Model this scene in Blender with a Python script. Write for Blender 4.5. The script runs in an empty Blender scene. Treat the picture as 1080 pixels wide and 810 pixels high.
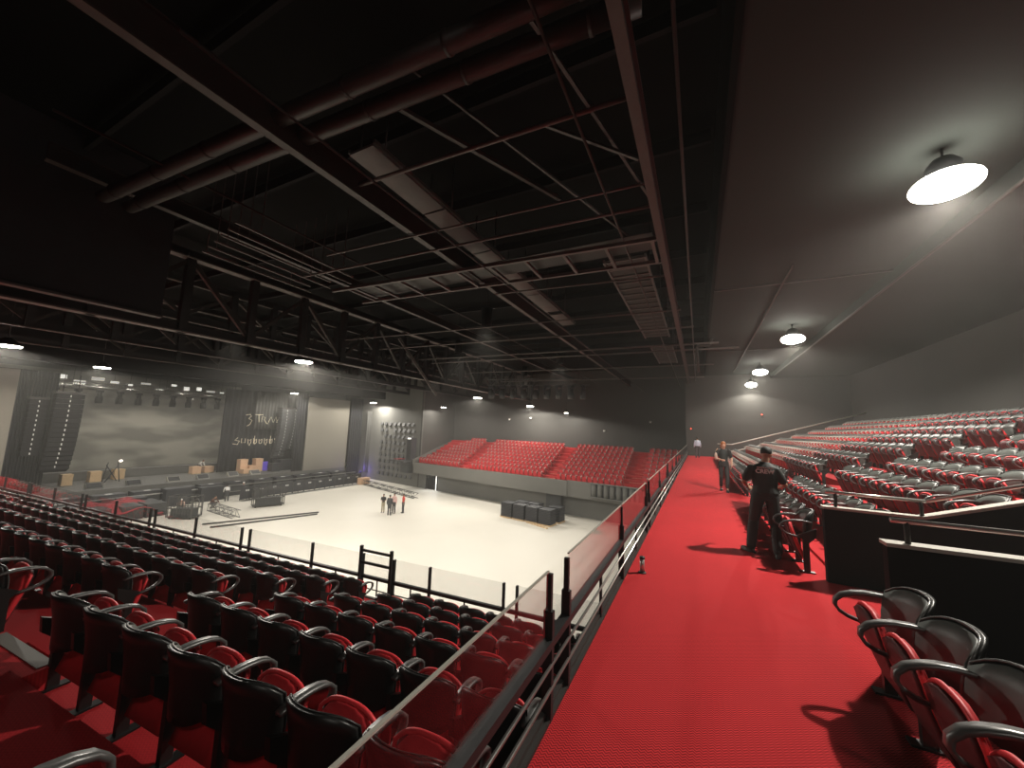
import bpy, bmesh, math, random
import numpy as np
from mathutils import Vector, Matrix

random.seed(7)
SC = bpy.context.scene
COL = SC.collection
PI = math.pi

# ------------------------------------------------------------------ camera
CAM_H = 1.85
def cam_rotation():
    f = 390.0
    d1 = Vector((197, -53, -f)).normalized()          # towards +Y
    q = Vector((197 - 500, -(53 - 500 * .035), -f))
    up = d1.cross(q).normalized()
    if up.y < 0: up = -up
    X = d1.cross(up)
    return Matrix((X, d1, up))                        # world = M @ cam
cam_d = bpy.data.cameras.new('camera')
cam = bpy.data.objects.new('camera', cam_d)
COL.objects.link(cam)
cam.matrix_world = Matrix.Translation((0, 0, CAM_H)) @ cam_rotation().to_4x4()
cam_d.sensor_width = 36.0
cam_d.lens = 390.0 / 1080.0 * 36.0
cam_d.clip_start = 0.05
cam_d.clip_end = 300
SC.camera = cam
M_CAM = cam_rotation().transposed()
def cam_depth(p):
    v = M_CAM @ (Vector(p) - Vector((0, 0, CAM_H)))
    if -v.z < 0.1: return None
    return -v.z, 540 + 390 * v.x / -v.z, 405 - 390 * v.y / -v.z

# ------------------------------------------------------------------ world, exposure
w = bpy.data.worlds.new('world'); SC.world = w
w.use_nodes = True
w.node_tree.nodes['Background'].inputs[0].default_value = (.0010, .0010, .0011, 1)
w.node_tree.nodes['Background'].inputs[1].default_value = 1.0
SC.view_settings.view_transform = 'Standard'
SC.view_settings.look = 'None'
SC.view_settings.exposure = 0.0
SC.view_settings.gamma = 1.0
SC.view_settings.use_curve_mapping = False
SC.cycles.use_denoising = True
SC.cycles.max_bounces = 5
SC.cycles.diffuse_bounces = 3
SC.cycles.glossy_bounces = 2
SC.cycles.transparent_max_bounces = 12
SC.cycles.volume_bounces = 0
SC.cycles.sample_clamp_indirect = 3.0
SC.cycles.caustics_reflective = False
SC.cycles.caustics_refractive = False

WALK_W = 2900.0         # power of a walkway lamp
FLOOR_W = 3300.0       # power of an arena floor lamp
HAZE = 0.0022
HAZE_STAGE = 0.006

# ------------------------------------------------------------------ materials
def mat(name, col, rough=.6, metal=0.0, spec=.5, noise=0.0, nscale=8.0, bump=0.0, coat=0.0):
    m = bpy.data.materials.new(name); m.use_nodes = True
    nt = m.node_tree; b = nt.nodes['Principled BSDF']
    b.inputs['Base Color'].default_value = (*col, 1)
    b.inputs['Roughness'].default_value = rough
    b.inputs['Metallic'].default_value = metal
    b.inputs['Specular IOR Level'].default_value = spec
    b.inputs['Coat Weight'].default_value = coat
    if noise or bump:
        g = nt.nodes.new('ShaderNodeNewGeometry')
        n = nt.nodes.new('ShaderNodeTexNoise'); n.inputs['Scale'].default_value = nscale
        n.inputs['Detail'].default_value = 4
        nt.links.new(g.outputs['Position'], n.inputs['Vector'])
        if noise:
            mx = nt.nodes.new('ShaderNodeMix'); mx.data_type = 'RGBA'
            mx.inputs[6].default_value = (*[c * (1 - noise) for c in col], 1)
            mx.inputs[7].default_value = (*[min(1, c * (1 + noise)) for c in col], 1)
            nt.links.new(n.outputs['Fac'], mx.inputs[0]); nt.links.new(mx.outputs[2], b.inputs['Base Color'])
        if bump:
            bp = nt.nodes.new('ShaderNodeBump'); bp.inputs['Strength'].default_value = bump
            bp.inputs['Distance'].default_value = .01
            nt.links.new(n.outputs['Fac'], bp.inputs['Height']); nt.links.new(bp.outputs[0], b.inputs['Normal'])
    return m
def emis(name, col, s):
    m = bpy.data.materials.new(name); m.use_nodes = True
    b = m.node_tree.nodes['Principled BSDF']
    b.inputs['Base Color'].default_value = (*col, 1)
    b.inputs['Emission Color'].default_value = (*col, 1)
    b.inputs['Emission Strength'].default_value = s
    return m
def carpet(name, zig=True):
    m = bpy.data.materials.new(name); m.use_nodes = True
    nt = m.node_tree; N = nt.nodes; L = nt.links
    b = N['Principled BSDF']; b.inputs['Roughness'].default_value = .95
    b.inputs['Specular IOR Level'].default_value = .15
    g = N.new('ShaderNodeNewGeometry'); sx = N.new('ShaderNodeSeparateXYZ'); L.new(g.outputs['Position'], sx.inputs[0])
    def mth(op, a, b_=None, c=None):
        n = N.new('ShaderNodeMath'); n.operation = op
        for i, v in enumerate((a, b_, c)):
            if v is None: continue
            if isinstance(v, (int, float)): n.inputs[i].default_value = v
            else: L.new(v, n.inputs[i])
        return n.outputs[0]
    # chevron weave: a triangle wave across bends fine stripes that run along
    tri = mth('PINGPONG', sx.outputs[0], .018)
    v = mth('ADD', sx.outputs[1], mth('MULTIPLY', tri, .9))
    st = mth('SINE', mth('MULTIPLY', v, 2 * PI / .021))
    f = mth('SMOOTH_MAX', mth('MULTIPLY_ADD', st, 1.6, .75), 0, .1)
    f = mth('MINIMUM', f, 1)
    n = N.new('ShaderNodeTexNoise'); n.inputs['Scale'].default_value = .9; n.inputs['Detail'].default_value = 5
    L.new(g.outputs['Position'], n.inputs['Vector'])
    mx = N.new('ShaderNodeMix'); mx.data_type = 'RGBA'
    mx.inputs[6].default_value = (.24, .011, .014, 1) if zig else (.42, .02, .026, 1)
    mx.inputs[7].default_value = (.72, .040, .047, 1) if zig else (.52, .026, .032, 1)
    L.new(f, mx.inputs[0])
    m2 = N.new('ShaderNodeMix'); m2.data_type = 'RGBA'; m2.blend_type = 'MULTIPLY'; m2.inputs[0].default_value = .22
    L.new(mx.outputs[2], m2.inputs[6]); L.new(n.outputs['Fac'], m2.inputs[7])
    L.new(m2.outputs[2], b.inputs['Base Color'])
    return m
def glass(name):
    m = bpy.data.materials.new(name); m.use_nodes = True
    nt = m.node_tree; N = nt.nodes; L = nt.links
    N.remove(N['Principled BSDF'])
    t = N.new('ShaderNodeBsdfTransparent'); t.inputs[0].default_value = (.93, .93, .93, 1)
    g = N.new('ShaderNodeBsdfGlossy'); g.inputs['Roughness'].default_value = .01
    lw = N.new('ShaderNodeLayerWeight'); lw.inputs[0].default_value = .5
    pw = N.new('ShaderNodeMath'); pw.operation = 'POWER'; pw.inputs[1].default_value = 4.5; L.new(lw.outputs['Facing'], pw.inputs[0])
    fr = N.new('ShaderNodeMath'); fr.operation = 'MULTIPLY_ADD'; fr.inputs[1].default_value = .8; fr.inputs[2].default_value = .035; L.new(pw.outputs[0], fr.inputs[0])
    mx = N.new('ShaderNodeMixShader')
    L.new(fr.outputs[0], mx.inputs[0]); L.new(t.outputs[0], mx.inputs[1]); L.new(g.outputs[0], mx.inputs[2])
    L.new(mx.outputs[0], N['Material Output'].inputs[0])
    return m

MT = dict(
 carpet=carpet('red_chevron_carpet'), carpet2=carpet('red_tier_carpet', False),
 floor=mat('cream_vinyl_floor', (.74, .71, .63), .5, noise=.05, nscale=.5),
 wall=mat('dark_grey_wall', (.052, .051, .047), .85, noise=.12, nscale=.6),
 wallpale=mat('grey_render', (.14, .14, .13), .85, noise=.12, nscale=.5),
 fascia=mat('grey_fascia', (.15, .148, .135), .8, noise=.08, nscale=.8),
 black=mat('black_paint', (.012, .012, .013), .55),
 matt=mat('matt_black', (.010, .010, .011), .9, spec=.2),
 duct=mat('duct_brown', (.030, .024, .021), .5, noise=.25, nscale=5),
 ceil=mat('ceiling_black', (.0045, .0044, .0042), .95, spec=.1, noise=.3, nscale=1.2),
 ceilr=mat('soffit_dark_grey', (.021, .0245, .022), .9, spec=.2, noise=.1, nscale=.8),
 steel=mat('painted_dark_steel', (.048, .039, .035), .55, noise=.25, nscale=5),
 steelb=mat('brown_black_steel', (.022, .018, .016), .6, noise=.3, nscale=4),
 steell=mat('galvanised_tray', (.10, .088, .081), .6, noise=.25, nscale=3),
 alu=mat('brushed_metal', (.55, .55, .53), .3, metal=.9),
 railw=mat('satin_steel_rail', (.62, .61, .58), .28, metal=.7),
 nose=mat('grey_step_nosing', (.15, .145, .13), .6),
 capg=mat('grey_parapet_cap', (.42, .40, .35), .6),
 shell=mat('black_seat_plastic', (.008, .0085, .0085), .38, spec=.4),
 shellg=mat('black_seat_plastic_sheen', (.085, .094, .087), .5, spec=.8),  # grey-green lamp sheen of the black fronts is put into the colour
 arm=mat('charcoal_armrest', (.065, .066, .064), .36, spec=.8),
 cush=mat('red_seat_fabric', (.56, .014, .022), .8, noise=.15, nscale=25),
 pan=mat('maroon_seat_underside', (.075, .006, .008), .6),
 pipe=mat('red_seat_piping', (.75, .035, .045), .5),
 drape=mat('black_drape', (.020, .021, .025), .9, noise=.3, nscale=2),
 drape2=mat('grey_drape', (.10, .10, .095), .9, noise=.2, nscale=1.5),
 panelb=mat('beige_screen', (.23, .215, .18), .8),
 deck=mat('stage_deck_grey', (.12, .12, .11), .6, noise=.2, nscale=.5),
 truss=mat('truss_metal', (.20, .20, .19), .45, metal=.5),
 trussd=mat('dark_truss_metal', (.06, .06, .058), .5),
 caseb=mat('black_case', (.028, .030, .036), .5, noise=.2, nscale=3),
 caseg=mat('dark_grey_case', (.055, .058, .06), .6, noise=.3, nscale=2),
 wood=mat('plywood', (.62, .44, .25), .7, noise=.15, nscale=6),
 tan=mat('tan_card', (.72, .47, .30), .8),
 white=mat('white_cloth', (.80, .80, .78), .8),
 label=mat('white_label', (.70, .70, .68), .6),
 redcloth=mat('dusty_red_cloth', (.32, .035, .045), .9),
 blue=mat('blue_cloth', (.10, .10, .45), .8),
 skin=mat('skin', (.42, .23, .15), .55), skin2=mat('pale_skin', (.62, .38, .27), .55),
 hairb=mat('auburn_hair', (.36, .13, .045), .5), hairk=mat('black_hair', (.015, .012, .010), .5),
 tee=mat('black_tee', (.018, .022, .021), .7, bump=.3, nscale=30), trou=mat('charcoal_trousers', (.022, .021, .021), .75, bump=.3, nscale=30),
 shoe=mat('black_shoe', (.02, .02, .02), .4), pshirt=mat('pale_blue_shirt', (.52, .56, .68), .8),
 rshirt=mat('red_shirt', (.65, .07, .05), .8), gsuit=mat('grey_suit', (.06, .06, .065), .8),
 pinks=mat('pink_shirt', (.75, .50, .47), .8), khaki=mat('khaki_trousers', (.42, .36, .25), .8),
 brown=mat('brown_shirt', (.12, .06, .045), .8), pinkt=mat('ornament', (.55, .40, .33), .8),
 glass=glass('clear_glass'),
 lamp=emis('lamp_glow', (1.0, .96, .86), 30.0), lampw=emis('walkway_lamp_glow', (1.0, .95, .84), 42.0),
 lit=emis('lit_opening', (1.0, .98, .9), 1.5), small=emis('small_indicator_light', (1.0, .9, .75), 5.0),
 purple=emis('purple_stage_light', (.12, .07, .5), .35), redl=emis('red_indicator', (1, .1, .05), 3),
 letter=emis('pale_lettering', (.75, .68, .50), .22),
)
# pale backdrop: cloth with darker painted shapes
def backdrop_mat():
    m = bpy.data.materials.new('painted_backdrop_cloth'); m.use_nodes = True
    nt = m.node_tree; N = nt.nodes; L = nt.links; b = N['Principled BSDF']; b.inputs['Roughness'].default_value = .9
    g = N.new('ShaderNodeNewGeometry'); mp = N.new('ShaderNodeMapping'); mp.inputs['Scale'].default_value = (1, .16, .45)
    L.new(g.outputs['Position'], mp.inputs[0])
    n = N.new('ShaderNodeTexNoise'); n.inputs['Scale'].default_value = 1.1; n.inputs['Detail'].default_value = 2
    L.new(mp.outputs[0], n.inputs['Vector'])
    r = N.new('ShaderNodeValToRGB'); r.color_ramp.elements[0].position = .42; r.color_ramp.elements[1].position = .58
    r.color_ramp.elements[0].color = (.15, .145, .122, 1); r.color_ramp.elements[1].color = (.34, .325, .275, 1)
    L.new(n.outputs['Fac'], r.inputs[0]); L.new(r.outputs[0], b.inputs['Base Color'])
    return m
MT['backdrop'] = backdrop_mat()

# ------------------------------------------------------------------ mesh builder
class MB:
    def __init__(s): s.v = []; s.f = []; s.m = []; s.mi = 0; s.sm = []; s.smooth = False
    def add(s, vs, fs, smooth=None):
        o = len(s.v); s.v += [tuple(v) for v in vs]; s.f += [tuple(i + o for i in f) for f in fs]
        s.m += [s.mi] * len(fs); s.sm += [s.smooth if smooth is None else smooth] * len(fs); return s
    def box(s, x0, y0, z0, x1, y1, z1):
        v = [(x, y, z) for z in (z0, z1) for y in (y0, y1) for x in (x0, x1)]
        return s.add(v, [(0, 2, 3, 1), (4, 5, 7, 6), (0, 1, 5, 4), (2, 6, 7, 3), (0, 4, 6, 2), (1, 3, 7, 5)])
    def bar(s, a, b, wd, h=None, up=(0, 0, 1)):
        a = Vector(a); b = Vector(b); h = h or wd; d = (b - a).normalized(); u = Vector(up)
        if abs(d.dot(u)) > .98: u = Vector((1, 0, 0))
        sd = d.cross(u).normalized() * wd / 2; uu = sd.cross(d).normalized() * h / 2
        v = [p + i * sd + j * uu for p in (a, b) for i, j in ((-1, -1), (1, -1), (1, 1), (-1, 1))]
        return s.add(v, [(3, 2, 1, 0), (4, 5, 6, 7), (0, 1, 5, 4), (1, 2, 6, 5), (2, 3, 7, 6), (3, 0, 4, 7)])
    def tube(s, pts, r, n=8, cap=True):
        pts = [Vector(p) for p in pts]; rs = r if isinstance(r, (list, tuple)) else [r] * len(pts)
        vs = []; fs = []; prev = None
        for i, p in enumerate(pts):
            d = (pts[min(i + 1, len(pts) - 1)] - pts[max(i - 1, 0)]).normalized()
            if prev is None:
                a = Vector((0, 0, 1)) if abs(d.z) < .9 else Vector((1, 0, 0)); u = d.cross(a).normalized()
            else:
                u = (prev - d * prev.dot(d)).normalized()
            prev = u; w_ = d.cross(u)
            for k in range(n):
                t = 2 * PI * k / n; vs.append(p + (u * math.cos(t) + w_ * math.sin(t)) * rs[i])
        for i in range(len(pts) - 1):
            for k in range(n):
                fs.append((i * n + k, i * n + (k + 1) % n, (i + 1) * n + (k + 1) % n, (i + 1) * n + k))
        if cap:
            fs.append(tuple(range(n - 1, -1, -1))); fs.append(tuple((len(pts) - 1) * n + k for k in range(n)))
        return s.add(vs, fs, n > 5)
    def loft(s, rings, n=14):
        """rings: (centre, rx, ry[, axis_u, axis_v]) closed ellipses"""
        vs = []; fs = []
        for R in rings:
            c = Vector(R[0]); u = Vector(R[3]) if len(R) > 3 else Vector((1, 0, 0)); v = Vector(R[4]) if len(R) > 4 else Vector((0, 1, 0))
            for k in range(n):
                t = 2 * PI * k / n; vs.append(c + u * R[1] * math.cos(t) + v * R[2] * math.sin(t))
        for i in range(len(rings) - 1):
            for k in range(n):
                fs.append((i * n + k, i * n + (k + 1) % n, (i + 1) * n + (k + 1) % n, (i + 1) * n + k))
        fs.append(tuple(range(n - 1, -1, -1))); fs.append(tuple((len(rings) - 1) * n + k for k in range(n)))
        return s.add(vs, fs, True)
    def ell(s, c, rx, ry, rz, n=12, m=8, R=None):
        vs = []; fs = []
        for i in range(m + 1):
            ph = PI * i / m
            for k in range(n):
                t = 2 * PI * k / n
                p = Vector((rx * math.sin(ph) * math.cos(t), ry * math.sin(ph) * math.sin(t), rz * math.cos(ph)))
                if R: p = R @ p
                vs.append(Vector(c) + p)
        for i in range(m):
            for k in range(n): fs.append((i * n + k, (i + 1) * n + k, (i + 1) * n + (k + 1) % n, i * n + (k + 1) % n))
        return s.add(vs, fs, True)
    def disc(s, c, r, n=20, up=1):
        c = Vector(c); return s.add([c + Vector((r * math.cos(2 * PI * k / n), r * math.sin(2 * PI * k / n), 0)) for k in range(n)], [tuple(range(n))])
    def sheet(s, grid, th, nrm):
        """thick sheet from a grid of points; nrm(i,j) offset vector"""
        a = len(grid); b = len(grid[0]); vs = [Vector(p) for r in grid for p in r]
        vs += [Vector(grid[i][j]) + Vector(nrm(i, j)) * th for i in range(a) for j in range(b)]
        o = a * b; fs = []
        for i in range(a - 1):
            for j in range(b - 1):
                q = (i * b + j, i * b + j + 1, (i + 1) * b + j + 1, (i + 1) * b + j)
                fs.append(q); fs.append(tuple(o + k for k in reversed(q)))
        for i in range(a - 1):
            for j in (0, b - 1):
                q = (i * b + j, (i + 1) * b + j, o + (i + 1) * b + j, o + i * b + j); fs.append(q if j == 0 else q[::-1])
        for j in range(b - 1):
            for i in (0, a - 1):
                q = (i * b + j + 1, i * b + j, o + i * b + j, o + i * b + j + 1); fs.append(q if i == 0 else q[::-1])
        return s.add(vs, fs, True)
    def mesh(s, name, mats):
        me = bpy.data.meshes.new(name); me.from_pydata([tuple(v) for v in s.v], [], s.f)
        mats = mats if isinstance(mats, (list, tuple)) else [mats]
        for m in mats: me.materials.append(MT[m] if isinstance(m, str) else m)
        me.polygons.foreach_set('material_index', s.m); me.polygons.foreach_set('use_smooth', s.sm)
        me.update(); return me
    def build(s, name, mats, parent=None):
        o = bpy.data.objects.new(name, s.mesh(name, mats)); COL.objects.link(o)
        if parent: o.parent = parent
        return o
def tag(o, label=None, cat=None, group=None, kind=None):
    if label: o['label'] = label
    if cat: o['category'] = cat
    if group: o['group'] = group
    if kind: o['kind'] = kind
    return o
def struct(o, label=None): o['kind'] = 'structure'; return tag(o, label)
def empty(name, loc=(0, 0, 0), rz=0, label=None, cat=None, group=None):
    o = bpy.data.objects.new(name, None); COL.objects.link(o); o.location = loc; o.rotation_euler = (0, 0, rz)
    o.empty_display_size = .1
    return tag(o, label, cat, group)
def kids(o): return KIDS.get(o.name, [])
def copy_tree(o, parent=None):
    c = o.copy(); COL.objects.link(c)
    if parent: c.parent = parent
    for ch in o.children: copy_tree(ch, c)
    return c
ORD = ['zeroth', 'first', 'second', 'third', 'fourth', 'fifth', 'sixth', 'seventh', 'eighth', 'ninth', 'tenth', 'eleventh', 'twelfth', 'thirteenth', 'fourteenth',
       'fifteenth', 'sixteenth', 'seventeenth', 'eighteenth', 'nineteenth', 'twentieth']
def ordn(k):
    if k < len(ORD): return ORD[k]
    t = {2: 'twenty', 3: 'thirty', 4: 'forty', 5: 'fifty'}[k // 10]
    return {2: 'twentieth', 3: 'thirtieth', 4: 'fortieth', 5: 'fiftieth'}[k // 10] if k % 10 == 0 else t + '-' + ORD[k % 10]

FZ = -6.1            # arena floor level
def farline(x): return 33.2 - .15 * x      # foot of the far side wall, fanning out towards the stage
TH = math.radians(4.0)
EX = Vector((math.cos(TH), math.sin(TH), 0)); EY = Vector((-math.sin(TH), math.cos(TH), 0))
O2 = Vector((-2.7, 1.27, 0))
def SP(s_, t, z=0): p = O2 + EX * s_ + EY * t; return Vector((p.x, p.y, z))

# ================================================================== STRUCTURE
def slab_poly(name, pts, z0, z1, m):
    b = MB(); n = len(pts)
    b.add([(p[0], p[1], z0) for p in pts] + [(p[0], p[1], z1) for p in pts],
          [tuple(range(n - 1, -1, -1)), tuple(range(n, 2 * n))] + [(i, (i + 1) % n, n + (i + 1) % n, n + i) for i in range(n)])
    return b.build(name, m)
struct(slab_poly('floor', [(-1, -6), (-1, 52), (-64, 52), (-64, -6)], FZ - .3, FZ, 'floor'), 'cream arena floor, brightly lit')
WALK_L, WALK_R, WALK_END = -.96, 1.5, 36.0
b = MB(); b.box(WALK_L, -6, -.35, 2.95, WALK_END, 0)
struct(b.build('floor_walkway', 'carpet'), 'red chevron carpet walkway')
b = MB(); b.box(WALK_L - .06, -6, FZ, WALK_L + .0, WALK_END, -.03)
struct(b.build('wall_under_walkway', 'black'))
# side tier (near), stepped platforms
b = MB(); b2 = MB()
for k in range(-3, 6):
    z = -.39 - .36 * k
    t0 = .95 * k - .14; t1 = t0 + .95 if k < 5 else t0 + 1.15
    a = SP(1.72, t0); c = SP(-36, t0); d = SP(-36, t1); e = SP(1.72, t1)
    b.add([(p.x, p.y, zz) for zz in (z - .7, z) for p in (a, c, d, e)], [(0, 1, 2, 3), (7, 6, 5, 4), (0, 4, 5, 1), (1, 5, 6, 2), (2, 6, 7, 3), (3, 7, 4, 0)])
struct(b.build('floor_side_tier', 'carpet2'), 'red carpeted steps of the side seating')
b = MB(); z5 = -.39 - .36 * 5
a, c = SP(1.72, 5.76), SP(-36, 5.76)
b.bar((a.x, a.y, (FZ + z5) / 2), (c.x, c.y, (FZ + z5) / 2), .12, z5 - FZ)
struct(b.build('wall_side_tier_front', 'fascia'))
# rear tier, rises towards +X
RT = [.80, .86, 1.24, 1.49, 1.80, 2.11, 2.42, 2.74, 3.05, 3.36, 3.67]
RT = RT[:9]
RX = [1.47 + .95 * i for i in range(9)]
b = MB()
for i, (x, z) in enumerate(zip(RX, RT)):
    zp = z - .82
    if i < 1: continue
    ylo = 6.52 if i >= 1 else 2
    b.box(x - .80 if i > 1 else x - .8, ylo, zp - .6, x + .15, WALK_END, zp)
struct(b.build('floor_rear_tier', 'carpet2'), 'red carpeted steps of the rear seating')
# walls
b = MB(); b.box(-64, 51.8, FZ, 14, 52.0, 9); struct(b.build('wall_outer', 'wall'))
b = MB(); b.box(RX[-1] + 1.2, -6, -1, RX[-1] + 1.4, 46, 9); struct(b.build('wall_back', 'wall'))
b = MB(); b.box(-64.2, -8, FZ, -64, 52, 9.2); struct(b.build('wall_stage_rear', 'wall'))
b = MB(); b.box(-64, -6.2, FZ, 14, -6, 9.2); struct(b.build('wall_near_side', 'ceil'))
BW = 7.6
def back_y(x): return farline(x) + BW
b = MB()
b.bar((13, back_y(13) + .1 + 1, 1.4), (-32.5, back_y(-32.5) + .1, 1.4), .2, 15)
struct(b.build('wall_far_back', 'wall'), 'dark grey wall behind the far seats')
b = MB()
b.bar((-32, farline(-32), 1.4), (-46.2, farline(-46.2), 1.4), .2, 15)
struct(b.build('wall_far_corner', 'wallpale'), 'grey wall by the stage corner')
b = MB(); b.bar((-32.1, farline(-32) - .1, 1.4), (-32.6, back_y(-32.6), 1.4), .2, 15)
struct(b.build('wall_far_return', 'wall'))
b = MB()      # wall below the far stand, with a doorway
def fw(x0, x1, z0, z1): b.bar((x0, farline(x0), (z0 + z1) / 2), (x1, farline(x1), (z0 + z1) / 2), .2, z1 - z0)
fw(1, -28.6, FZ, -3.9); fw(-28.6, -30.6, -3.95, -3.9); fw(-28.6, -30.6, -4.0, -3.5); fw(-30.6, -32.2, FZ, -3.0); fw(-28.4, -32.1, -3.6, -2.9)
struct(b.build('wall_far_lower', 'wallpale'), 'grey wall under the far seats')
# far stand
b = MB(); FS0 = -3.0
OV = 1.3
NR = 10
for k in range(NR):
    z = FS0 + .31 * k; d0 = -OV + .84 * k
    for x0, x1 in ((2, -31.8),):
        b.add([(x, farline(x) + d, zz) for zz in (z - .6, z) for x, d in ((x0, d0), (x1, d0), (x1, d0 + .85), (x0, d0 + .85))],
              [(0, 1, 2, 3), (7, 6, 5, 4), (0, 4, 5, 1), (1, 5, 6, 2), (2, 6, 7, 3), (3, 7, 4, 0)])
struct(b.build('floor_far_tier', 'carpet2'), 'red carpeted steps of the far seating')
b = MB()
for x0, x1, off, zt, zb in ((-31.9, -21.6, -OV - .02, -2.85, -4.15), (-21.6, -10.9, -OV - .1, -2.8, -4.2), (-10.9, 2, -OV + .0, -2.75, -4.2)):
    b.bar((x0, farline(x0) + off, (zt + zb) / 2), (x1, farline(x1) + off, (zt + zb) / 2), .14, zt - zb)
    b.add([(x0, farline(x0) + off, zb), (x1, farline(x1) + off, zb), (x1, farline(x1) + .1, zb), (x0, farline(x0) + .1, zb)], [(0, 1, 2, 3)])
b.bar((-32, farline(-32) - OV, -3.3), (-32.3, back_y(-32.3), -1.0), .14, 1.6)
struct(b.build('trim_far_fascia', 'fascia'), 'grey fascia of the far seating')
# end of walkway
b = MB(); b.box(-1, WALK_END, -3, 13, WALK_END + .15, 9)
o = struct(b.build('wall_walkway_end', 'wall'), 'dark grey wall at the walkway end')
# ceiling
b = MB(); b.box(-64, -6.2, 9.0, 1.0, 52, 9.2); struct(b.build('ceiling', 'ceil'), 'black roof deck')
b = MB(); b.box(.6, -6.2, 6.95, 14, 46, 7.15); b.box(5.3, -6.2, 6.6, 14, 46, 6.95); struct(b.build('ceiling_soffit', 'ceilr'), 'dark grey soffit over the rear seats')
b = MB(); b.box(.5, -6, 6.9, .6, 46, 9.1); struct(b.build('trim_soffit_edge', 'ceil'))
# proscenium
b = MB(); b.box(-40.6, -8, 5.25, -40.0, 40, 9.1)
struct(b.build('trim_stage_head', 'matt'), 'black header beam above the stage')
b = MB(); b.box(-64, 0, FZ, -45.0, 37.8, -4.5)
struct(b.build('floor_stage', 'deck'), 'grey stage deck')

# ================================================================== VOMITORY PARAPETS
def parapet(name, prof, y, th, label, rail=None):
    """prof = [(x, z)...] top line; wall in the plane y"""
    r = empty(name, (prof[0][0], y, 0), 0, label, 'parapet')
    b = MB(); n = len(prof)
    for (x0, z0), (x1, z1) in zip(prof, prof[1:]):
        b.add([(x0, -th, -1.2), (x1, -th, -1.2), (x1, 0, -1.2), (x0, 0, -1.2), (x0, -th, z0), (x1, -th, z1), (x1, 0, z1), (x0, 0, z0)],
              [(3, 2, 1, 0), (4, 5, 6, 7), (0, 1, 5, 4), (1, 2, 6, 5), (2, 3, 7, 6), (3, 0, 4, 7)])
    b.v = [(v[0] - prof[0][0], v[1], v[2]) for v in b.v]
    b.build('parapet_wall', 'matt', r)
    b = MB()
    for (x0, z0), (x1, z1) in zip(prof, prof[1:]):
        b.bar((x0 - prof[0][0] - .01, -th / 2, z0 + .015), (x1 - prof[0][0], -th / 2, z1 + .015), th + .05, .03)
    b.build('cap', 'capg', r)
    if rail:
        b = MB()
        for (x0, z0), (x1, z1) in zip(rail[0], rail[0][1:]):
            b.tube([(x0 - prof[0][0], -th / 2, z0), (x1 - prof[0][0], -th / 2, z1)], .021, 8)
        b.build('handrail', 'railw', r)
        for x, z0, z1 in rail[1]:
            b = MB(); b.tube([(x - prof[0][0], -th / 2, z0), (x - prof[0][0], -th / 2, z1)], .02, 6)
            b.build('post', 'steelb', r)
    return r
parapet('vomitory_parapet', [(1.46, .93), (2.42, .92), (7.2, 2.48)], 6.5, .1,
        'black parapet with sloping grey cap on the far side of the entry well', ([(1.50, 1.145), (2.46, 1.13), (7.2, 2.68)], [(1.6, .9, 1.14), (2.42, .9, 1.13), (4.6, 1.6, 1.82)]))
parapet('vomitory_wall', [(1.40, .97), (7, .97)], 4.45, .1,
        'black parapet directly behind the nearest four seats', ([(1.45, 1.18), (7, 1.18)], [(1.55, .95, 1.18), (4.0, .95, 1.18)]))
b = MB(); b.box(1.66, -1, 0, 1.72, 4.36, .42); b.box(1.66, -1, -.4, 6, 4.38, 0)
struct(b.build('wall_riser_near', 'matt'))
b = MB(); b.box(6, 2, -1, 6.1, 6.4, 3); struct(b.build('wall_well_back', 'matt'))

# ================================================================== SEATS
# local frame: +Y is the front, x across, z up from the platform; back of the shell at y=0
def back_grid(z0, z1, hw, nx, nz, dy=0.0, bulge=.115):
    g = []
    for j in range(nz + 1):
        v = j / nz; row = []
        for i in range(nx + 1):
            u = -1 + 2 * i / nx
            wz = hw * (1 - .10 * (1 - v) ** 2) * (1 - .06 * max(0, v - .8) * 5 * 0)
            top = z1 - .085 * abs(u) ** 4
            bot = z0 + .05 * abs(u) ** 3
            z = bot + (top - bot) * v
            y = dy + bulge * abs(u) ** 2.2 + .05 * (1 - (z - .3) / .5) * 1.0 + .012 * math.sin(v * PI)
            row.append((u * wz, y, z))
        g.append(row)
    return g
def arm_pts(n=12):
    P = [(.09, .672), (.14, .684), (.21, .688), (.28, .684), (.35, .670), (.41, .645), (.45, .605), (.455, .565), (.43, .525), (.38, .495), (.31, .475), (.23, .465)]
    return P
def arm_mesh(x, n=1):
    b = MB(); P = arm_pts(); wd = [.052, .056, .062, .064, .062, .056, .05, .046, .042, .038, .034, .03]; th = .011
    vs = []; fs = []
    for i, (y, z) in enumerate(P):
        y0, z0 = P[max(0, i - 1)]; y1, z1 = P[min(len(P) - 1, i + 1)]
        d = Vector((0, y1 - y0, z1 - z0)).normalized(); nn = Vector((0, -d.z, d.y)) * th
        for sx, sn in ((-1, -1), (1, -1), (1, 1), (-1, 1)):
            vs.append(Vector((x + sx * wd[i] / 2, y, z)) + nn * sn)
    for i in range(len(P) - 1):
        for k in range(4): fs.append((i * 4 + k, i * 4 + (k + 1) % 4, (i + 1) * 4 + (k + 1) % 4, (i + 1) * 4 + k))
    fs.append((3, 2, 1, 0)); fs.append(tuple((len(P) - 1) * 4 + k for k in range(4)))
    b.add(vs, fs, True)
    return b
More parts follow.
